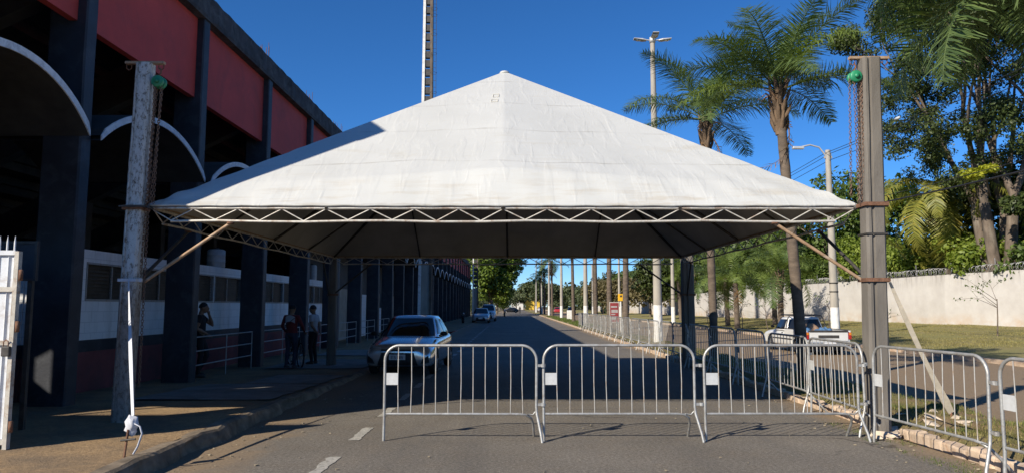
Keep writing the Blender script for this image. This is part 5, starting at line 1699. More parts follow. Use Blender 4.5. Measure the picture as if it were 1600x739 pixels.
# rubble round the right post, and scraps on the ground
GR = 'broken concrete pieces by the grey post'
for k in range(16):
    bm = bmesh.new()
    rg = random.Random(k)
    for j in range(11):
        bm.verts.new((rg.uniform(-1, 1) * .13, rg.uniform(-1, 1) * .09, rg.uniform(-.5, 1) * .04))
    bmesh.ops.convex_hull(bm, input=list(bm.verts))
    me = bpy.data.meshes.new('rubble_piece'); bm.to_mesh(me); bm.free(); me.materials.append(MATS['rubble'])
    ob = link_mesh('rubble_piece', me)
    if k < 9:
        x, y, z = rg.uniform(4.62, 5.15), rg.uniform(9.25, 9.9), .03
    else:
        x, y = rg.uniform(5.3, 6.2), rg.uniform(9.3, 11.0); z = median_z(x, y)
    ob.location = (x, y, z); ob.rotation_euler = (rg.uniform(-.3, .3), rg.uniform(-.3, .3), rg.uniform(0, 6)); s = rg.uniform(.5, 1.25) if k > 2 else 1.5
    ob.scale = (s, s, s)
    tag(ob, 'pale broken concrete piece at the foot of the grey front post' if k < 9 else 'pale concrete piece lying in the median grass by the beige strap', 'rubble', GR if k < 9 else 'concrete pieces in the median grass')
mat('scrap', (0.30, 0.25, 0.17), 0.9, var=0.4, scale=2, bump=0, world_space=True)
sc = MB()
rg = random.Random(9)
for k in range(170):
    if k < 60: x, y = rg.uniform(-3.6, 4.9), rg.uniform(4.2, 13)
    else: x, y = (rg.uniform(-3.65, -2.7) if k % 2 else rg.uniform(4.2, 5.0)), rg.uniform(4.2, 14)
    a = rg.uniform(0, 6.28); s = rg.uniform(.006, .022); w = s * rg.uniform(.3, .9)
    c, d = math.cos(a), math.sin(a)
    q = [(-s, -w), (s, -w * .6), (s * .8, w), (-s * .7, w)]
    z = .008
    lo = [(x + c * i - d * j, y + d * i + c * j, z) for i, j in q]; hi = [(p[0], p[1], z + rg.uniform(.002, .012)) for p in lo]
    sc.add(lo + hi, [(4, 5, 6, 7), (0, 1, 5, 4), (1, 2, 6, 5), (2, 3, 7, 6), (3, 0, 4, 7)])
tag(sc.build('street_litter', 'scrap'), 'dry leaf scraps and grit scattered on the asphalt', 'litter', kind='stuff')
# gravel of the soil strip under both kerbs
gv = MB()
for k in range(900):
    x = rg.uniform(-3.7, -2.95) if k % 3 else rg.uniform(4.35, 5.0)
    y = rg.uniform(4, 15); s = rg.uniform(.006, .02)
    s *= .45; gv.ball((x, y, s * .4), s, 5, (1, rg.uniform(.6, 1.2), .6))
tag(gv.build('gravel', 'old_kerb'), 'grit and small stones washed along both kerbs', 'gravel', kind='stuff')

# ------------------------------------------------------------------ far buildings
mat('far_white', (0.62, 0.61, 0.58), 0.9, var=0.1, bump=0)
mat('far_yellow', (0.66, 0.45, 0.06), 0.9, var=0.1, bump=0)
mat('far_green', (0.10, 0.28, 0.15), 0.9, var=0.1, bump=0)
mat('roof_tile', (0.34, 0.16, 0.09), 0.9, var=0.2, bump=0)
def far_house(x, y, w, d, h, m, roofm, label, nwin=4):
    o = thing('far_building', (x, y, 0), label, 'building')
    MB().box(x - w / 2, x + w / 2, y, y + d, -.1, h).build('wall', m, o)
    MB().prism([(x - w / 2 - .3, h + .01), (x + w / 2 + .3, h + .01), (x, h + w * .22)], y - .3, y + d + .3, 'y').build('roof', roofm, o)
    for k in range(nwin):
        cx = x - w / 2 + w * (k + .5) / nwin
        wd = MB().box(cx - w / nwin * .25, cx + w / nwin * .25, y - .06, y - .01, h * .45, h * .75).build('window', 'dark_steel', o)
far_house(9.8, 330, 7, 8, 11.5, 'far_yellow', 'far_green', 'yellow building with a green roof far down the avenue')
far_house(2.5, 350, 6, 8, 8, 'far_white', 'roof_tile', 'white building at the avenue\'s vanishing point', 3)
far_house(-16, 125, 12, 8, 5.0, 'far_white', 'roof_tile', 'white house past the stadium\'s far corner', 4)

# ------------------------------------------------------------------ vehicles
from mathutils.bvhtree import BVHTree
paint_mat('paint_white', (0.62, 0.63, 0.64), 0.28, 0.0, 0.9)
paint_mat('paint_old_white', (0.66, 0.66, 0.64), 0.4, 0.0, 0.3, 0.15)
paint_mat('paint_silver', (0.42, 0.44, 0.46), 0.3, 0.6, 0.8)
paint_mat('paint_pearl', (0.60, 0.62, 0.65), 0.16, 0.65, 1.0)
paint_mat('paint_black', (0.015, 0.016, 0.018), 0.25, 0.0, 0.8)
paint_mat('paint_red', (0.40, 0.03, 0.03), 0.3, 0.0, 0.8)
glass_mat('car_glass')
mat('car_plastic', (0.014, 0.014, 0.015), 0.55, var=0.2, bump=0.1)
mat('tyre', (0.018, 0.018, 0.018), 0.85, var=0.2, bump=0.3)
mat('alloy', (0.45, 0.46, 0.47), 0.3, metal=0.8, var=0.1, bump=0)
mat('chrome_trim', (0.62, 0.63, 0.64), 0.2, metal=0.8, var=0.05, bump=0)
mat('plate_plain', (0.62, 0.63, 0.65), 0.5, var=0.05, bump=0)
mat('plate_letters', (0.03, 0.03, 0.05), 0.6, var=0.05, bump=0)
mat('tail_red', (0.35, 0.02, 0.015), 0.25, var=0.1, bump=0)
mat('tail_amber', (0.6, 0.2, 0.02), 0.25, var=0.1, bump=0)
mat('tarp_blue', (0.07, 0.16, 0.30), 0.7, var=0.3, scale=4, bump=0.5, bscale=9)
mat('reflection_tan', (0.30, 0.19, 0.12), 0.8, var=0.3, scale=4, bump=0.5, bscale=9)
glass_mat('head_lamp', (0.25, 0.27, 0.29), 0.08)

def car_shell(name, stations, m, parent, wheels, wr=.345, sub=1):
    """stations front to rear: (y, z_bottom, z_shoulder, z_edge, z_centre, w_bottom, w_max, w_edge)"""
    vs = []; fs = []
    n = 12
    for (y, zb, zs, ze, zc, wb, wm, we) in stations:
        half = [(wb * .6, zb), (wb, zb + .02), (wm * .985, zb + (zs - zb) * .35), (wm, zs), (we, ze), (we * .55, ze + (zc - ze) * .75)]
        ring = [(x, y, z) for x, z in half] + [(-x, y, z) for x, z in reversed(half)]
        vs += ring
    N = len(stations)
    for i in range(N - 1):
        for k in range(n):
            fs.append((i * n + k, (i + 1) * n + k, (i + 1) * n + (k + 1) % n, i * n + (k + 1) % n))
    fs.append(tuple(range(n))); fs.append(tuple(range((N - 1) * n + n - 1, (N - 1) * n - 1, -1)))
    ob = MB().add(vs, fs, True).build(name, [m, 'car_plastic'], parent, True)
    md = ob.modifiers.new('s', 'SUBSURF'); md.levels = sub + 1; md.render_levels = sub + 1
    modified(ob)
    cut = MB()
    for (wy, wx) in wheels:
        for s in (-1, 1):
            x0, x1 = (wx - .16, wx + .3) if s > 0 else (-wx - .3, -wx + .16)
            cut.lathe([(0, x0), (wr, x0), (wr, x1), (0, x1)], (0, wy, wr - .035), 24, 'x', False)
    bm = bmesh.new(); tmp = cut.mesh('cut', 'car_plastic'); bm.from_mesh(tmp)
    bmesh.ops.remove_doubles(bm, verts=bm.verts, dist=1e-5); bmesh.ops.recalc_face_normals(bm, faces=bm.faces); bm.to_mesh(tmp); bm.free()
    co = bpy.data.objects.new('cut', tmp); COL.objects.link(co)
    bm = bmesh.new(); bm.from_mesh(ob.data); bmesh.ops.recalc_face_normals(bm, faces=bm.faces); bm.to_mesh(ob.data); bm.free()
    # the cutter shares the shell's frame, so the shell is cut at the origin before it is parented
    par = ob.parent; ob.parent = None
    md = ob.modifiers.new('b', 'BOOLEAN'); md.operation = 'DIFFERENCE'; md.object = co; md.solver = 'EXACT'
    bpy.context.view_layer.update()
    modified(ob)
    bpy.data.objects.remove(co)
    ob.parent = par
    ob.data.materials.clear(); ob.data.materials.append(MATS[m])
    for p in ob.data.polygons: p.use_smooth = True; p.material_index = 0
    bm = bmesh.new(); bm.from_mesh(ob.data)
    bvh = BVHTree.FromBMesh(bm); bm.free()
    return ob, bvh

def patch(bvh, corners, axis, off, name, m, parent, nu=8, nv=5):
    """a quad panel laid on the shell: corners in the plane across the axis, projected along it"""
    def fn(s, t):
        a, b_, c, d = corners
        p = ((a[0] * (1 - s) + b_[0] * s) * (1 - t) + (d[0] * (1 - s) + c[0] * s) * t, (a[1] * (1 - s) + b_[1] * s) * (1 - t) + (d[1] * (1 - s) + c[1] * s) * t)
        if axis == '-y': o, dv = Vector((p[0], -3, p[1])), Vector((0, 1, 0))
        elif axis == '+y': o, dv = Vector((p[0], 9, p[1])), Vector((0, -1, 0))
        elif axis == '+x': o, dv = Vector((4, p[0], p[1])), Vector((-1, 0, 0))
        elif axis == '-x': o, dv = Vector((-4, p[0], p[1])), Vector((1, 0, 0))
        else: o, dv = Vector((p[0], p[1], 4)), Vector((0, 0, -1))
        h = bvh.ray_cast(o, dv)
        q = h[0] if h[0] is not None else o + dv * 3.2
        return tuple(q - dv * off)
    b = MB(); b.grid(fn, nu, nv, True)
    return b.build(name, m, parent, True)

class Cabin:
    """rounded greenhouse; y runs front to rear"""
    def __init__(s, z0, z1, f0, f1, r0, r1, w0, w1, n=5.0):
        s.__dict__.update(locals())
    def dims(s, t):
        e = t ** 1.15
        return (s.z0 + (s.z1 - s.z0) * t, s.f0 + (s.f1 - s.f0) * t ** .95, s.r0 + (s.r1 - s.r0) * e, s.w0 + (s.w1 - s.w0) * t ** 1.3)
    def front(s, u, t, off=0):
        z, f, r, w = s.dims(t); c = (f + r) / 2; h = (r - f) / 2
        return (u * (w + off * abs(u)), c - h * (1 - min(1, abs(u)) ** s.n) ** (1 / s.n) - off, z + off * .6)
    def rear(s, u, t, off=0):
        z, f, r, w = s.dims(t); c = (f + r) / 2; h = (r - f) / 2
        return (u * (w + off * abs(u)), c + h * (1 - min(1, abs(u)) ** s.n) ** (1 / s.n) + off, z + off * .6)
    def side(s, y, t, sg, off=0):
        z, f, r, w = s.dims(t); c = (f + r) / 2; h = (r - f) / 2
        v = max(-1, min(1, (y - c) / h))
        return (sg * (w * (1 - abs(v) ** s.n) ** (1 / s.n) + off), y, z + off * .3)
    def build(s, m, parent):
        b = MB(); N = 48; T = 8
        rings = []
        for j in range(T + 1):
            z, f, r, w = s.dims(j / T); c = (f + r) / 2; h = (r - f) / 2
            ring = []
            for k in range(N):
                a = 2 * PI * k / N; ca, sa = math.cos(a), math.sin(a)
                ring.append((w * math.copysign(abs(ca) ** (2 / s.n), ca), c + h * math.copysign(abs(sa) ** (2 / s.n), sa), z))
            rings.append(ring)
        z, f, r, w = s.dims(1); c = (f + r) / 2
        for q, dz in ((.93, .018), (.75, .034), (.4, .045), (.02, .048)):
            rings.append([(p[0] * q, c + (p[1] - c) * q, z + dz) for p in rings[T]])
        vs = [p for r_ in rings for p in r_]
        fs = [(i * N + k, i * N + (k + 1) % N, (i + 1) * N + (k + 1) % N, (i + 1) * N + k) for i in range(len(rings) - 1) for k in range(N)]
        return b.add(vs, fs, True).build('cabin', m, parent, True)

def make_wheel(parent, x, y, r, sg, w=.19):
    o = MB().lathe([(r * .62, -w / 2), (r * .9, -w / 2), (r, -w / 2 + .03), (r, w / 2 - .03), (r * .9, w / 2), (r * .62, w / 2)], (x, y, r), 26, 'x').build('tyre', 'tyre', parent, True)
    o.name = 'wheel'
    rim = MB()
    xo = x + sg * w * .38
    rim.lathe([(r * .64, -w * .4), (r * .64, w * .42), (r * .57, w * .42), (r * .55, w * .1), (r * .1, w * .06)], (x, y, r), 26, 'x') if sg > 0 else rim.lathe([(r * .64, w * .4), (r * .64, -w * .42), (r * .57, -w * .42), (r * .55, -w * .1), (r * .1, -w * .06)], (x, y, r), 26, 'x')
    for k in range(5):
        a = 2 * PI * k / 5 + .3
        rim.bar((xo, y, r), (xo, y + math.cos(a) * r * .6, r + math.sin(a) * r * .6), r * .16, .03)
    rim.lathe([(0, -.02), (r * .16, -.02), (r * .16, .02), (0, .02)], (xo, y, r), 12, 'x')
    rim.build('rim', 'alloy', o, True)

def seven_seg_text(parent, text, cx, y, z, h, m, flip=1):
    """blocky characters on a number plate, one mesh each"""
    F = {'A': '0111011', 'B': '1111111', 'E': '1101101', 'T': '1000010', 'R': '1111011', '1': '0010010', '2': '1011101', '3': '1011011', '5': '1101011', '7': '1010010', '8': '1111111', '0': '1110111', '6': '1101111', '4': '0111010', 'F': '1101100', 'L': '0100101'}
    w = h * .5; x = cx - len(text) * w * 1.4 / 2 * flip
    for ch in text:
        s = F.get(ch, '1111111'); b = MB(); t = h * .15
        seg = [((0, w), (h, h)), ((0, 0), (h / 2, h)), ((w, w), (h / 2, h)), ((0, w), (h / 2, h / 2)), ((0, 0), (0, h / 2)), ((w, w), (0, h / 2)), ((0, w), (0, 0))]
        for k, ((xa, xb), (za, zb)) in enumerate(seg):
            if s[k] == '1':
                x0, x1 = sorted((x + xa * flip, x + xb * flip))
                b.box(x0 - t / 2, x1 + t / 2, y, y + .003, z + za - t / 2, z + zb + t / 2)
        if b.v: b.build('plate_character', m, parent, True)
        x += w * 1.4 * flip

# --- the white hatchback parked under the tent, facing the camera
def hatchback(loc, rz, label, paint, near=True, group=None, scale=1.0, cat='car'):
    o = thing('parked_car', loc, label, cat, group, rz)
    st = [(0.00, .34, .50, .60, .63, .45, .56, .46), (0.03, .25, .50, .66, .70, .62, .72, .60), (.12, .20, .52, .72, .765, .74, .81, .70), (.32, .185, .55, .79, .84, .80, .855, .74), (.62, .18, .60, .85, .90, .81, .865, .76), (.95, .18, .66, .91, .96, .81, .865, .78), (1.3, .18, .68, .92, .95, .81, .865, .80), (2.0, .18, .70, .93, .95, .81, .865, .81), (2.9, .18, .72, .955, .97, .81, .865, .81), (3.5, .19, .74, .985, 1.0, .81, .865, .80), (3.85, .22, .76, .97, 1.0, .78, .84, .74), (4.06, .28, .72, .90, .94, .70, .78, .64), (4.14, .36, .64, .80, .82, .56, .66, .50)]
    body, bvh = car_shell('body', st, paint, o, [(.82, .72), (3.40, .72)], .345)
    cb = Cabin(.90, 1.42, .98, 1.88, 3.92, 3.12, .80, .585)
    cab = cb.build(paint, o)
    g = MB(); g.grid(lambda s, t: cb.front(-.90 + 1.8 * s, .06 + .86 * t, .006), 16, 8); g.build('windscreen', 'car_glass', cab, True)
    g = MB(); g.grid(lambda s, t: cb.rear(.88 - 1.76 * s, .25 + .65 * t, .006), 14, 6); g.build('rear_window', 'car_glass', cab, True)
    for sg in (-1, 1):
        def sidef(y00, y01, y10, y11, t0=.14, t1=.86):
            def fn(s, t):
                a = y00 + (y10 - y00) * t; c = y01 + (y11 - y01) * t
                return cb.side(a + (c - a) * s, t0 + (t1 - t0) * t, sg, .006)
            return fn
        for (q) in ((1.50, 2.36, 1.98, 2.36), (2.44, 3.28, 2.44, 3.02), (3.32, 3.56, 3.06, 3.10)):
            g = MB(); g.grid(sidef(*q), 8, 6); g.build('side_window', 'car_glass', cab, True)
        mr = MB().ball((sg * .93, 1.42, .985), .1, 10, (1.0, .55, .62)).build('mirror', 'car_plastic', o, True)
        MB().bar((sg * .80, 1.44, .93), (sg * .88, 1.43, .96), .05, .03).build('mirror_stalk', 'car_plastic', mr, True)
        ax = '+x' if sg > 0 else '-x'
        if near:
            for (y0, y1) in ((1.25, 1.262), (2.40, 2.412), (3.30, 3.312)):
                patch(bvh, [(y0, .30), (y1, .30), (y1, .90), (y0, .90)], ax, .002, 'door_gap', 'car_plastic', body, 1, 10)
            for y0 in (2.16, 3.06):
                patch(bvh, [(y0, .80), (y0 + .17, .80), (y0 + .17, .835), (y0, .835)], ax, .016, 'door_handle', paint, body, 4, 2)
            patch(bvh, [(1.0, .20), (3.2, .20), (3.2, .27), (1.0, .27)], ax, .006, 'sill', 'car_plastic', body, 8, 2)
        # lamps at the corners
        patch(bvh, [(sg * .40, .665), (sg * .78, .70), (sg * .78, .765), (sg * .42, .705)], '-y', .006, 'headlight', 'head_lamp', o, 8, 3)
        patch(bvh, [(sg * .42, .78), (sg * .76, .80), (sg * .76, .93), (sg * .50, .92)], '+y', .006, 'tail_light', 'tail_red', o, 8, 3)
        if near:
            patch(bvh, [(sg * .56, .30), (sg * .77, .32), (sg * .75, .50), (sg * .62, .42)], '-y', .005, 'fog_recess', 'car_plastic', o, 5, 4)
            patch(bvh, [(sg * .575, .318), (sg * .77, .325), (sg * .77, .335), (sg * .575, .328)], '-y', .010, 'fog_trim', 'chrome_trim', o, 5, 1)
    patch(bvh, [(-.50, .26), (.50, .26), (.40, .57), (-.40, .57)], '-y', .006, 'grille', 'car_plastic', o, 12, 6)
    patch(bvh, [(-.42, .605), (.42, .605), (.40, .655), (-.40, .655)], '-y', .006, 'upper_grille', 'car_plastic', o, 12, 2)
    patch(bvh, [(-.14, .585), (.14, .585), (.14, .60), (-.14, .60)], '-y', .012, 'chrome_bar', 'chrome_trim', o, 6, 1)
    patch(bvh, [(-.70, .205), (.70, .205), (.72, .24), (-.72, .24)], '-y', .008, 'bumper_lip', 'car_plastic', o, 12, 2)
    yb = -.028
    pl = MB().box(-.2, .2, yb, yb + .012, .40, .53).build('number_plate', 'plate_plain', o, True)
    if near:
        seven_seg_text(pl, 'BT51B8A', 0, yb - .0035, .43, .062, 'plate_letters')
    for wy in (.82, 3.40):
        for sg in (-1, 1): make_wheel(o, sg * .76, wy, .31, sg)
    o.scale = (scale,) * 3
    return o
hatchback((-2.80, 17.55, 0), -.05, 'glossy silver-white hatchback parked facing the camera at the left kerb under the tent', 'paint_pearl')

# --- old white pickup on the avenue, seen from behind
def old_pickup():
    rx, ry = 11.0, 24.9
    o = thing('pickup_truck', (rx, ry, 0), 'old white pickup with blue tarps in its bed on the avenue', 'pickup', None, PI)
    # local y: 0 at the nose, 4.3 at the tailgate; nose points away from the camera
    o.location = (rx, ry + 4.3, 0)
    st = [(0.0, .34, .50, .66, .68, .66, .74, .66), (.06, .26, .52, .72, .75, .74, .79, .72), (.5, .22, .56, .78, .81, .76, .80, .75), (1.15, .22, .58, .82, .84, .76, .80, .77), (2.2, .22, .60, .82, .83, .76, .80, .78), (2.32, .24, .56, .62, .62, .76, .80, .79), (4.1, .28, .52, .60, .60, .74, .79, .78), (4.28, .32, .50, .58, .58, .70, .77, .76), (4.3, .36, .48, .55, .55, .66, .74, .74)]
    body, bvh = car_shell('body', st, 'paint_old_white', o, [(.78, .68), (3.35, .68)], .33)
    cb = Cabin(.80, 1.27, 1.05, 1.52, 2.36, 2.24, .755, .60, 6.0)
    cab = cb.build('paint_old_white', o)
    g = MB(); g.grid(lambda s, t: cb.rear(.86 - 1.72 * s, .12 + .76 * t, .006), 12, 6); g.build('rear_window', 'car_glass', cab, True)
    g = MB(); g.grid(lambda s, t: cb.front(-.9 + 1.8 * s, .1 + .8 * t, .006), 12, 6); g.build('windscreen', 'car_glass', cab, True)
    for sg in (-1, 1):
        def fn(s, t):
            a = 1.30 + .28 * t; c = 2.20 - .02 * t
            return cb.side(a + (c - a) * s, .1 + .78 * t, sg, .006)
        g = MB(); g.grid(fn, 8, 6); g.build('side_window', 'car_glass', cab, True)
        MB().bevbox(min(sg * .72, sg * .795), max(sg * .72, sg * .795), 2.33, 4.27, .56, .86, .02).build('bed_side', 'paint_old_white', o, True)
        MB().tube([(sg * .757, 2.35, .875), (sg * .757, 4.25, .875)], .018, 6).build('bed_rail', 'dark_steel', o, True)
        patch(bvh, [(1.22, .38), (1.232, .38), (1.232, .82), (1.22, .82)], '+x' if sg > 0 else '-x', .003, 'door_gap', 'car_plastic', body, 1, 6)
        patch(bvh, [(2.22, .38), (2.232, .38), (2.232, .80), (2.22, .80)], '+x' if sg > 0 else '-x', .003, 'door_gap', 'car_plastic', body, 1, 6)
        patch(bvh, [(2.02, .70), (2.14, .70), (2.14, .73), (2.02, .73)], '+x' if sg > 0 else '-x', .015, 'door_handle', 'car_plastic', body, 3, 2)
        patch(bvh, [(.9, .48), (4.1, .48), (4.1, .53), (.9, .53)], '+x' if sg > 0 else '-x', .008, 'side_stripe', 'dark_steel', body, 12, 2)
        MB().bevbox(min(sg * .69, sg * .785), max(sg * .69, sg * .785), 4.29, 4.335, .56, .80, .01).build('tail_light', 'tail_red', o, True)
        MB().box(min(sg * .70, sg * .775), max(sg * .70, sg * .775), 4.336, 4.34, .71, .79).build('indicator', 'tail_amber', o, True)
        MB().ball((sg * .86, 1.35, .93), .08, 8, (1, .5, .7)).build('mirror', 'car_plastic', o, True)
        # hoop of tubes round the rear window
        MB().tube([(sg * .76, 2.42, .85), (sg * .66, 2.40, 1.25), (sg * .58, 2.38, 1.36)], .022, 6).build('hoop_leg', 'dark_steel', o, True)
        MB().tube([(sg * .58, 2.38, 1.36), (sg * .56, 1.62, 1.38)], .02, 6).build('roof_rail', 'dark_steel', o, True)
    MB().tube([(-.58, 2.38, 1.36), (.58, 2.38, 1.36)], .022, 6).build('hoop', 'dark_steel', o, True)
    MB().tube([(-.56, 1.65, 1.38), (.56, 1.65, 1.38)], .02, 6).build('roof_bar', 'dark_steel', o, True)
    tg = MB().bevbox(-.68, .68, 4.25, 4.31, .50, .80, .015).build('tailgate', 'paint_old_white', o, True)
    MB().bevbox(-.68, .68, 4.235, 4.325, .802, .87, .012).build('gate_cap', 'dark_steel', tg, True)
    MB().box(-.36, .36, 4.312, 4.318, .60, .70).build('gate_panel', 'dark_steel', tg, True)
    MB().bevbox(-.76, .76, 4.30, 4.40, .36, .47, .02).build('rear_bumper', 'chrome_trim', o, True)
    MB().box(-.2, .2, 4.402, 4.41, .36, .46).build('number_plate', 'plate_plain', o, True)
    MB().box(-.6, .6, .2, 4.1, .17, .30).build('underbody', 'car_plastic', o, True)
    for sg in (-1, 1):
        patch(bvh, [(sg * .48, .55), (sg * .70, .55), (sg * .70, .68), (sg * .48, .68)], '-y', .006, 'headlight', 'head_lamp', o, 4, 3)
    for wy in (.78, 3.35):
        for sg in (-1, 1): make_wheel(o, sg * .70, wy, .29, sg, .17)
    return o
old_pickup()
# loose tarps lying in the bed
def heap(name, c, r, m, label, seed, cat='tarp'):
    rg = random.Random(seed)
    ph = [rg.uniform(0, 6) for _ in range(6)]
    b = MB()
    def fn(s, t):
        a = 2 * PI * s; q = t
        k = 1 + .14 * math.sin(3 * a + ph[0]) + .1 * math.sin(5 * a + ph[1] + 4 * q)
        z = (1 - q ** 2.2) * r[2] * (1 + .15 * math.sin(4 * a + ph[2]))
        return (c[0] + math.cos(a) * q * r[0] * k, c[1] + math.sin(a) * q * r[1] * k, c[2] + z + .03 * math.sin(9 * a * q + ph[3]))
    b.grid(fn, 28, 10, True)
    ob = b.build(name, m); recentre(ob, c)
    return tag(ob, label, cat)
heap('tarp_heap', (11.25, 25.75, .64), (.45, .55, .27), 'tarp_blue', 'blue tarp heaped in the pickup bed, nearer the tailgate', 1)
heap('tarp_heap', (10.75, 26.3, .62), (.42, .45, .26), 'tarp_blue', 'blue tarp heaped behind the pickup cab', 2)
heap('reflection_lump', (11.1, 26.75, .62), (.55, .25, .38), 'reflection_tan', 'tan cover leaning against the pickup\'s rear window', 3, 'stand_in')  # added shape that imitates the brown reflection in the window glass

# --- farther vehicles
hatchback((-3.2, 72.5, 0), 0, 'silver car parked facing the camera beyond the floodlight tower', 'paint_silver', False, 'cars parked far along the left kerb', 1.04)
def suv():
    o = hatchback((-2.75, 80.5, 0), 0, 'taller white car with roof bars behind the silver one', 'paint_white', False, 'cars parked far along the left kerb', 1.0)
    o.scale = (1.05, 1.08, 1.32)
    for s in (-.45, .45):
        MB().tube([(s, 1.9, 1.5), (s, 3.2, 1.5)], .03, 6).build('roof_bar', 'dark_steel', o, True)
suv()
hatchback((-2.4, 186, 0), -PI / 2, 'dark car turning across the far crossing', 'paint_black', False)
hatchback((9.2, 236, 0), PI, 'white car far down the avenue lane', 'paint_white', False)
hatchback((11.0, 176, 0), PI, 'red car far down the avenue, left of the third lamp pole', 'paint_red', False)
hatchback((12.4, 152, 0), PI, 'red car on the avenue behind the third lamp pole', 'paint_red', False)

# --- motorcycles and a bicycle
def two_wheeler(name, loc, rz, label, cat, moto=True, scale=1.0):
    o = thing(name, loc, label, cat, None, rz)
    R_ = .30 if moto else .33
    for y in (0, 1.25 if moto else 1.05):
        w = MB()
        pts = [(0, y + R_ * math.cos(2 * PI * k / 28), R_ + R_ * math.sin(2 * PI * k / 28)) for k in range(29)]
        wh = w.tube(pts, .05 if moto else .022, 7, cap=False).build('wheel', 'tyre', o, True)
        MB().tube([(0, y + (R_ - .04) * math.cos(2 * PI * k / 28), R_ + (R_ - .04) * math.sin(2 * PI * k / 28)) for k in range(29)], .018 if moto else .01, 5, cap=False).build('rim', 'alloy', wh, True)
        sp = MB()
        for k in range(14):
            a = 2 * PI * k / 14
            sp.tube([(.02 * (-1) ** k, y, R_), (0, y + (R_ - .03) * math.cos(a), R_ + (R_ - .03) * math.sin(a))], .004 if not moto else .01, 3)
        sp.lathe([(0, -.05), (.035, -.05), (.035, .05), (0, .05)], (0, y, R_), 10, 'x')
        sp.build('spokes', 'alloy', wh, True)
    fr = MB()
    if moto:
        fr.tube([(0, .12, .75), (0, .5, .45), (0, .95, .5)], .04, 7); fr.tube([(0, .12, .75), (0, .8, .74), (0, 1.2, .78)], .035, 7)
        for s in (-.08, .08):
            fr.tube([(s, 0, .3), (s, .2, .92)], .022, 6); fr.tube([(s, 1.25, .3), (s, .9, .45)], .022, 6)
        fr.build('frame', 'dark_steel', o, True)
        MB().ball((0, .45, .86), .2, 12, (.7, 1.25, .75)).build('fuel_tank', 'paint_silver', o, True)
        MB().bevbox(-.12, .12, .66, 1.3, .80, .89, .04).build('seat', 'car_plastic', o, True)
        MB().bevbox(-.14, .14, .4, .82, .32, .62, .05).build('engine', 'dark_steel', o, True)
        MB().ball((0, .06, .93), .1, 10, (1, .7, 1)).build('headlamp', 'paint_silver', o, True)
        MB().tube([(-.34, .32, 1.04), (-.2, .18, 1.02), (.2, .18, 1.02), (.34, .32, 1.04)], .016, 6).build('handlebar', 'dark_steel', o, True)
        MB().tube([(.12, .6, .3), (.14, 1.0, .32), (.15, 1.4, .42)], [.03, .035, .045], 8).build('exhaust', 'alloy', o, True)
    else:
        A, B_, C_, D_ = (0, .12, .80), (0, .48, .30), (0, .66, .78), (0, 1.05, .33)
        for p, q in ((A, B_), (A, C_), (B_, C_), (B_, D_), (C_, D_), (A, (0, .10, .86)), ((0, .11, .83), (0, 0, .33))):
            fr.tube([p, q], .016, 6)
        fr.build('frame', 'dark_steel', o, True)
        MB().bevbox(-.07, .07, .58, .84, .86, .91, .025).build('saddle', 'car_plastic', o, True)
        MB().tube([C_, (0, .68, .88)], .013, 6).build('seat_post', 'alloy', o, True)
        MB().tube([(-.28, .24, .98), (-.12, .1, .97), (.12, .1, .97), (.28, .24, .98)], .013, 6).build('handlebar', 'alloy', o, True)
        MB().lathe([(0, -.012), (.09, -.012), (.09, .012), (0, .012)], (.05, .48, .30), 14, 'x').build('chainring', 'dark_steel', o, True)
        for s in (-1, 1):
            MB().bevbox(s * .1 - .04, s * .1 + .04, .44, .52, .3 + s * .16, .33 + s * .16, .006).build('pedal', 'car_plastic', o, True)
    o.scale = (scale,) * 3
    return o
two_wheeler('motorcycle', (-4.75, 70.0, .05), 0.15, 'silver motorcycle parked on the sidewalk beside the silver car', 'motorcycle')
two_wheeler('motorcycle', (-1.2, 118, 0), 0.1, 'dark motorcycle on the road near the far crossing', 'motorcycle')
two_wheeler('bicycle', (-5.72, 19.45, .045), .55, 'dark bicycle standing behind the man in the red jacket', 'bicycle', False)

# ------------------------------------------------------------------ people
mat('skin', (0.20, 0.115, 0.075), 0.55, var=0.12, scale=6, bump=0.05)
mat('hair_black', (0.010, 0.009, 0.008), 0.6, var=0.3, scale=30, bump=0.5, bscale=90)
mat('cloth_black', (0.014, 0.014, 0.018), 0.9, var=0.25, scale=6, bump=0.4, bscale=30)
mat('cloth_jeans', (0.025, 0.032, 0.055), 0.9, var=0.25, scale=6, bump=0.4, bscale=30)
mat('cloth_red', (0.13, 0.016, 0.018), 0.9, var=0.2, scale=5, bump=0.4, bscale=22)
mat('cloth_white', (0.36, 0.37, 0.40), 0.9, var=0.1, scale=5, bump=0.4, bscale=22)
mat('shoe', (0.05, 0.045, 0.04), 0.7, var=0.2, bump=0.2)

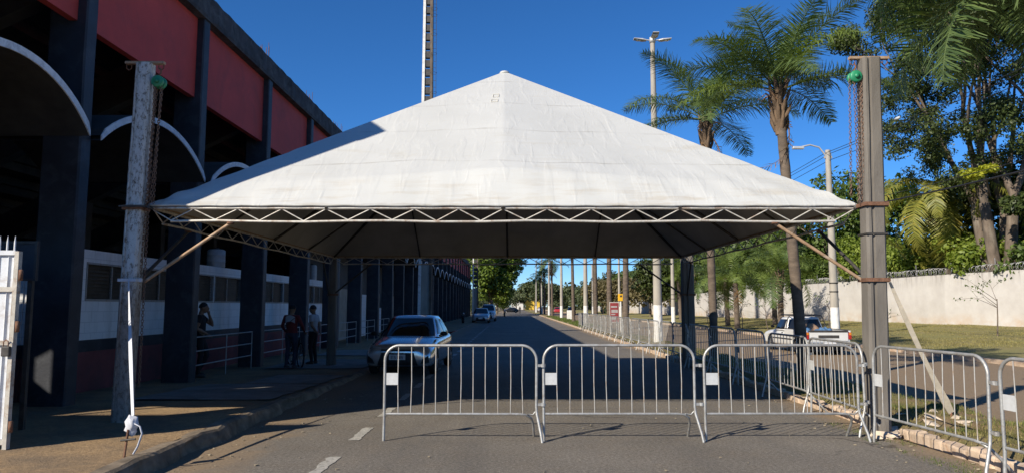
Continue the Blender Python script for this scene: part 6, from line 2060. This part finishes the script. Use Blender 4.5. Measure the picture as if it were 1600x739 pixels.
def person(loc, rz, pose, mats_, label, height=1.70, hair='short'):
    """one continuous body; the figure faces local -Y. pose gives elbow, hand, knee and ankle points"""
    o = thing('person', loc, label, 'person', None, rz)
    k = height / 1.75
    J = dict(pel=(0, 0, .97), waist=(0, .0, 1.10), chest=(0, .01, 1.30), nb=(0, .015, 1.47), neck=(0, 0, 1.53), head=(0, -.015, 1.645),
             shL=(.185, .01, 1.42), shR=(-.185, .01, 1.42), hipL=(.09, 0, .93), hipR=(-.09, 0, .93))
    J.update(pose)
    V = {n: Vector(p) for n, p in J.items()}
    b = MB()
    def ell(c, r, sq): b.ball(tuple(c), r, 14, sq)
    # torso as stacked rings
    def ringtube(seq):
        vs = []; N = 18
        for (c, rx, ry) in seq:
            for i in range(N):
                a = 2 * PI * i / N
                vs.append((c[0] + rx * math.cos(a), c[1] + ry * math.sin(a), c[2]))
        fs = [(i * N + j, i * N + (j + 1) % N, (i + 1) * N + (j + 1) % N, (i + 1) * N + j) for i in range(len(seq) - 1) for j in range(N)]
        fs += [tuple(range(N - 1, -1, -1)), tuple(range((len(seq) - 1) * N, len(seq) * N))]
        b.add(vs, fs)
    P, W, C, NB = V['pel'], V['waist'], V['chest'], V['nb']
    ringtube([(P + Vector((0, 0, -.11)), .10, .09), (P + Vector((0, 0, -.04)), .175, .125), (P + Vector((0, 0, .05)), .172, .12), (W, .155, .11), (W.lerp(C, .5), .165, .115), (C, .19, .125), (C + Vector((0, 0, .09)), .185, .11), (NB + Vector((0, 0, -.03)), .13, .085), (NB, .07, .065)])
    b.tube([NB + Vector((0, 0, -.05)), V['neck'], V['head'] + Vector((0, .02, -.05))], [.065, .056, .058], 12)
    H = V['head']
    ell(H, .1, (.80, .98, 1.18)); ell(H + Vector((0, -.02, -.065)), .066, (.92, 1.02, .95))
    b.tube([H + Vector((0, -.092, .02)), H + Vector((0, -.112, -.02)), H + Vector((0, -.095, -.032))], [.009, .017, .014], 8)      # nose
    b.tube([H + Vector((-.026, -.088, -.066)), H + Vector((0, -.094, -.064)), H + Vector((.026, -.088, -.066))], [.007, .011, .007], 6)   # lips
    for s in (-1, 1):
        ell(H + Vector((s * .082, .01, -.005)), .03, (.35, .7, 1.1))
        b.tube([H + Vector((s * .052, -.082, .022)), H + Vector((s * .018, -.094, .026))], .010, 6)      # brow
    reg = []
    for s, n in ((1, 'L'), (-1, 'R')):
        S, E, Hd = V['sh' + n], V['el' + n], V['ha' + n]
        b.tube([NB + Vector((s * .05, .005, -.04)), S, S.lerp(E, .45), E, E.lerp(Hd, .3), Hd], [.06, .068, .056, .045, .044, .028], 12)
        d = (Hd - E).normalized()
        sd = d.cross(Vector((0, 1, .3))).normalized(); pn = d.cross(sd).normalized()
        pm = Hd + d * .055
        b.tube([Hd - d * .01, Hd + d * .03, pm + d * .035], [.027, .036, .033], 10, flat=.6)
        for f, (o_, L) in enumerate(((-.028, .062), (-.010, .072), (.010, .068), (.027, .052))):
            q0 = pm + d * .025 + sd * o_
            b.tube([q0, q0 + d * L * .55 + pn * .006, q0 + d * L * .9 + pn * .028], [.0105, .0098, .008], 7)
        b.tube([Hd + d * .02 - sd * .026, Hd + d * .05 - sd * .05 + pn * .01, Hd + d * .085 - sd * .052 + pn * .02], [.013, .0115, .009], 7)
        Hp, K, A = V['hip' + n], V['kn' + n], V['an' + n]
        b.tube([P + Vector((s * .07, 0, .0)), Hp + Vector((0, 0, -.06)), Hp.lerp(K, .5), K, K.lerp(A, .3), K.lerp(A, .7), A], [.10, .098, .082, .06, .062, .05, .042], 14)
        fd = Vector(V.get('toe' + n, A + Vector((0, -.18, 0)))) - A; fd.z = 0; fd.normalize()
        b.tube([A + Vector((0, 0, -.035)) - fd * .055, A + Vector((0, 0, -.04)) + fd * .05, A + Vector((0, 0, -.052)) + fd * .14, A + Vector((0, 0, -.058)) + fd * .185], [.046, .046, .040, .028], 10)
    b.v = [(x * k, y * k, z * k) for x, y, z in b.v]
    ob = b.build('body', [mats_['skin'], mats_['top'], mats_['legs'], mats_['shoe'], mats_.get('hip', mats_['legs'])], o, True)
    ob.parent = None
    md = ob.modifiers.new('r', 'REMESH'); md.mode = 'VOXEL'; md.voxel_size = .0105; md.use_smooth_shade = True
    sm = ob.modifiers.new('s', 'SMOOTH'); sm.factor = .5; sm.iterations = 3
    bpy.context.view_layer.update()
    modified(ob)
    me = ob.data
    me.materials.clear()
    for nme in ('skin', 'top', 'legs', 'shoe'): me.materials.append(MATS[mats_[nme]])
    co = np.empty(len(me.polygons) * 3); me.polygons.foreach_get('center', co); co = co.reshape(-1, 3) / k
    idx = np.zeros(len(co), dtype=np.int32)
    z = co[:, 2]
    torso = (z < 1.475) & (z > .98)
    idx[torso] = 1
    idx[z <= .98] = 2
    idx[z < .085] = 3
    sleeve = mats_.get('sleeve', .55)
    for n in 'LR':
        S, E, Hd = (np.array(V[q + n]) for q in ('sh', 'el', 'ha'))
        def seg(p, q):
            d = q - p; t = np.clip(((co - p) @ d) / (d @ d), 0, 1)
            return np.linalg.norm(co - (p + t[:, None] * d), axis=1), t
        d1, t1 = seg(S, E); d2, t2 = seg(E, Hd + (Hd - E) * .6)
        on1 = (d1 < .075) & (np.abs(co[:, 0]) > .1); on2 = (d2 < .07) & (d2 < d1 + .02)
        if sleeve < 1:
            idx[on1] = np.where(t1[on1] < sleeve, 1, 0)
            idx[on2] = 0
        else:
            idx[on1] = 1
            idx[on2] = np.where(t2[on2] < .60, 1, 0)
    me.polygons.foreach_set('material_index', idx)
    me.polygons.foreach_set('use_smooth', np.ones(len(idx), dtype=bool))
    ob.parent = o
    hb = MB()
    def hair_fn(s, t):
        a = 2 * PI * s; e = PI / 2 - t * (1.75 - .62 * max(0, -math.sin(a)))
        r = 1.0
        return (k * (H.x + .088 * math.cos(e) * math.cos(a)), k * (H.y + .012 + .106 * math.cos(e) * math.sin(a)), k * (H.z + .014 + .115 * math.sin(e)))
    hb.grid(hair_fn, 24, 9, True)
    hb.build('hair', 'hair_black', o, True)
    return o, V, k

M1 = dict(skin='skin', top='cloth_black', legs='cloth_black', shoe='shoe', sleeve=.5)
person((-7.28, 16.75, .055), PI / 2 + .25, dict(elL=(.25, -.22, 1.22), haL=(.09, -.16, 1.47), elR=(-.25, .05, 1.15), haR=(-.12, -.16, 1.02), knL=(.11, -.14, .52), anL=(.12, .06, .10), knR=(-.10, -.04, .51), anR=(-.10, .02, .09), head=(.01, -.05, 1.64)), M1,
       'man in dark clothes by a navy column, hand raised to his face', 1.72)
M2 = dict(skin='skin', top='cloth_red', legs='cloth_jeans', shoe='shoe', sleeve=1.0)
p2, V2, k2 = person((-5.92, 19.25, .05), PI - .15, dict(elL=(.30, -.02, 1.17), haL=(.28, -.22, 1.00), elR=(-.30, -.02, 1.17), haR=(-.28, -.22, 1.00), knL=(.12, -.05, .50), anL=(.13, .02, .09), knR=(-.11, -.02, .51), anR=(-.12, .05, .09)), M2,
       'person in a dark red jacket and cap, back turned, beside a bicycle', 1.68)
b = MB()
b.grid(lambda s, t: (k2 * (-.14 + .28 * s), k2 * (.10 + .035 * math.sin(PI * s) + .012), k2 * (1.30 + .17 * t - .05 * abs(2 * s - 1) ** 2)), 10, 6, True)
b.build('hood', 'cloth_white', p2, True)
MB().bar((k2 * -.15, k2 * .15, k2 * 1.40), (k2 * .12, k2 * .16, k2 * 1.18), .03, .008).build('bag_strap', 'cloth_black', p2, True)
b = MB(); Hc = V2['head'] * k2
b.lathe([(.098, 0), (.10, .04), (.085, .085), (.05, .11), (0, .118)], (Hc.x, Hc.y + .012, Hc.z + .015), 18)
b.grid(lambda s, t: (Hc.x + .08 * math.cos(PI * s) * (1 - .1 * t), Hc.y - .06 - .10 * t * math.sin(PI * s) - .03 * math.sin(PI * s), Hc.z + .03 - .01 * t), 10, 3, True)
b.build('cap', 'cloth_black', p2, True)
M3 = dict(skin='skin', top='cloth_white', legs='cloth_black', shoe='shoe', sleeve=.6)
person((-5.72, 20.6, .05), -PI / 2 - .2, dict(elL=(.24, .08, 1.15), haL=(.12, .16, .98), elR=(-.24, .08, 1.15), haR=(-.12, .17, .97), knL=(.10, -.03, .51), anL=(.10, .03, .09), knR=(-.10, 0, .51), anR=(-.11, .05, .09), head=(0, -.03, 1.635)), M3,
       'man in a white t-shirt and dark trousers beside the rear tent post', 1.68)
M4 = dict(skin='skin', top='cloth_black', legs='cloth_black', shoe='shoe', sleeve=1.0)
person((1.9, 172, 0), .4, dict(elL=(.26, .02, 1.15), haL=(.27, -.05, .90), elR=(-.26, .02, 1.15), haR=(-.27, -.05, .90), knL=(.10, -.03, .51), anL=(.10, .03, .09), knR=(-.10, 0, .51), anR=(-.11, .05, .09)), M4,
       'dark figure standing on the road near the far crossing', 1.75)
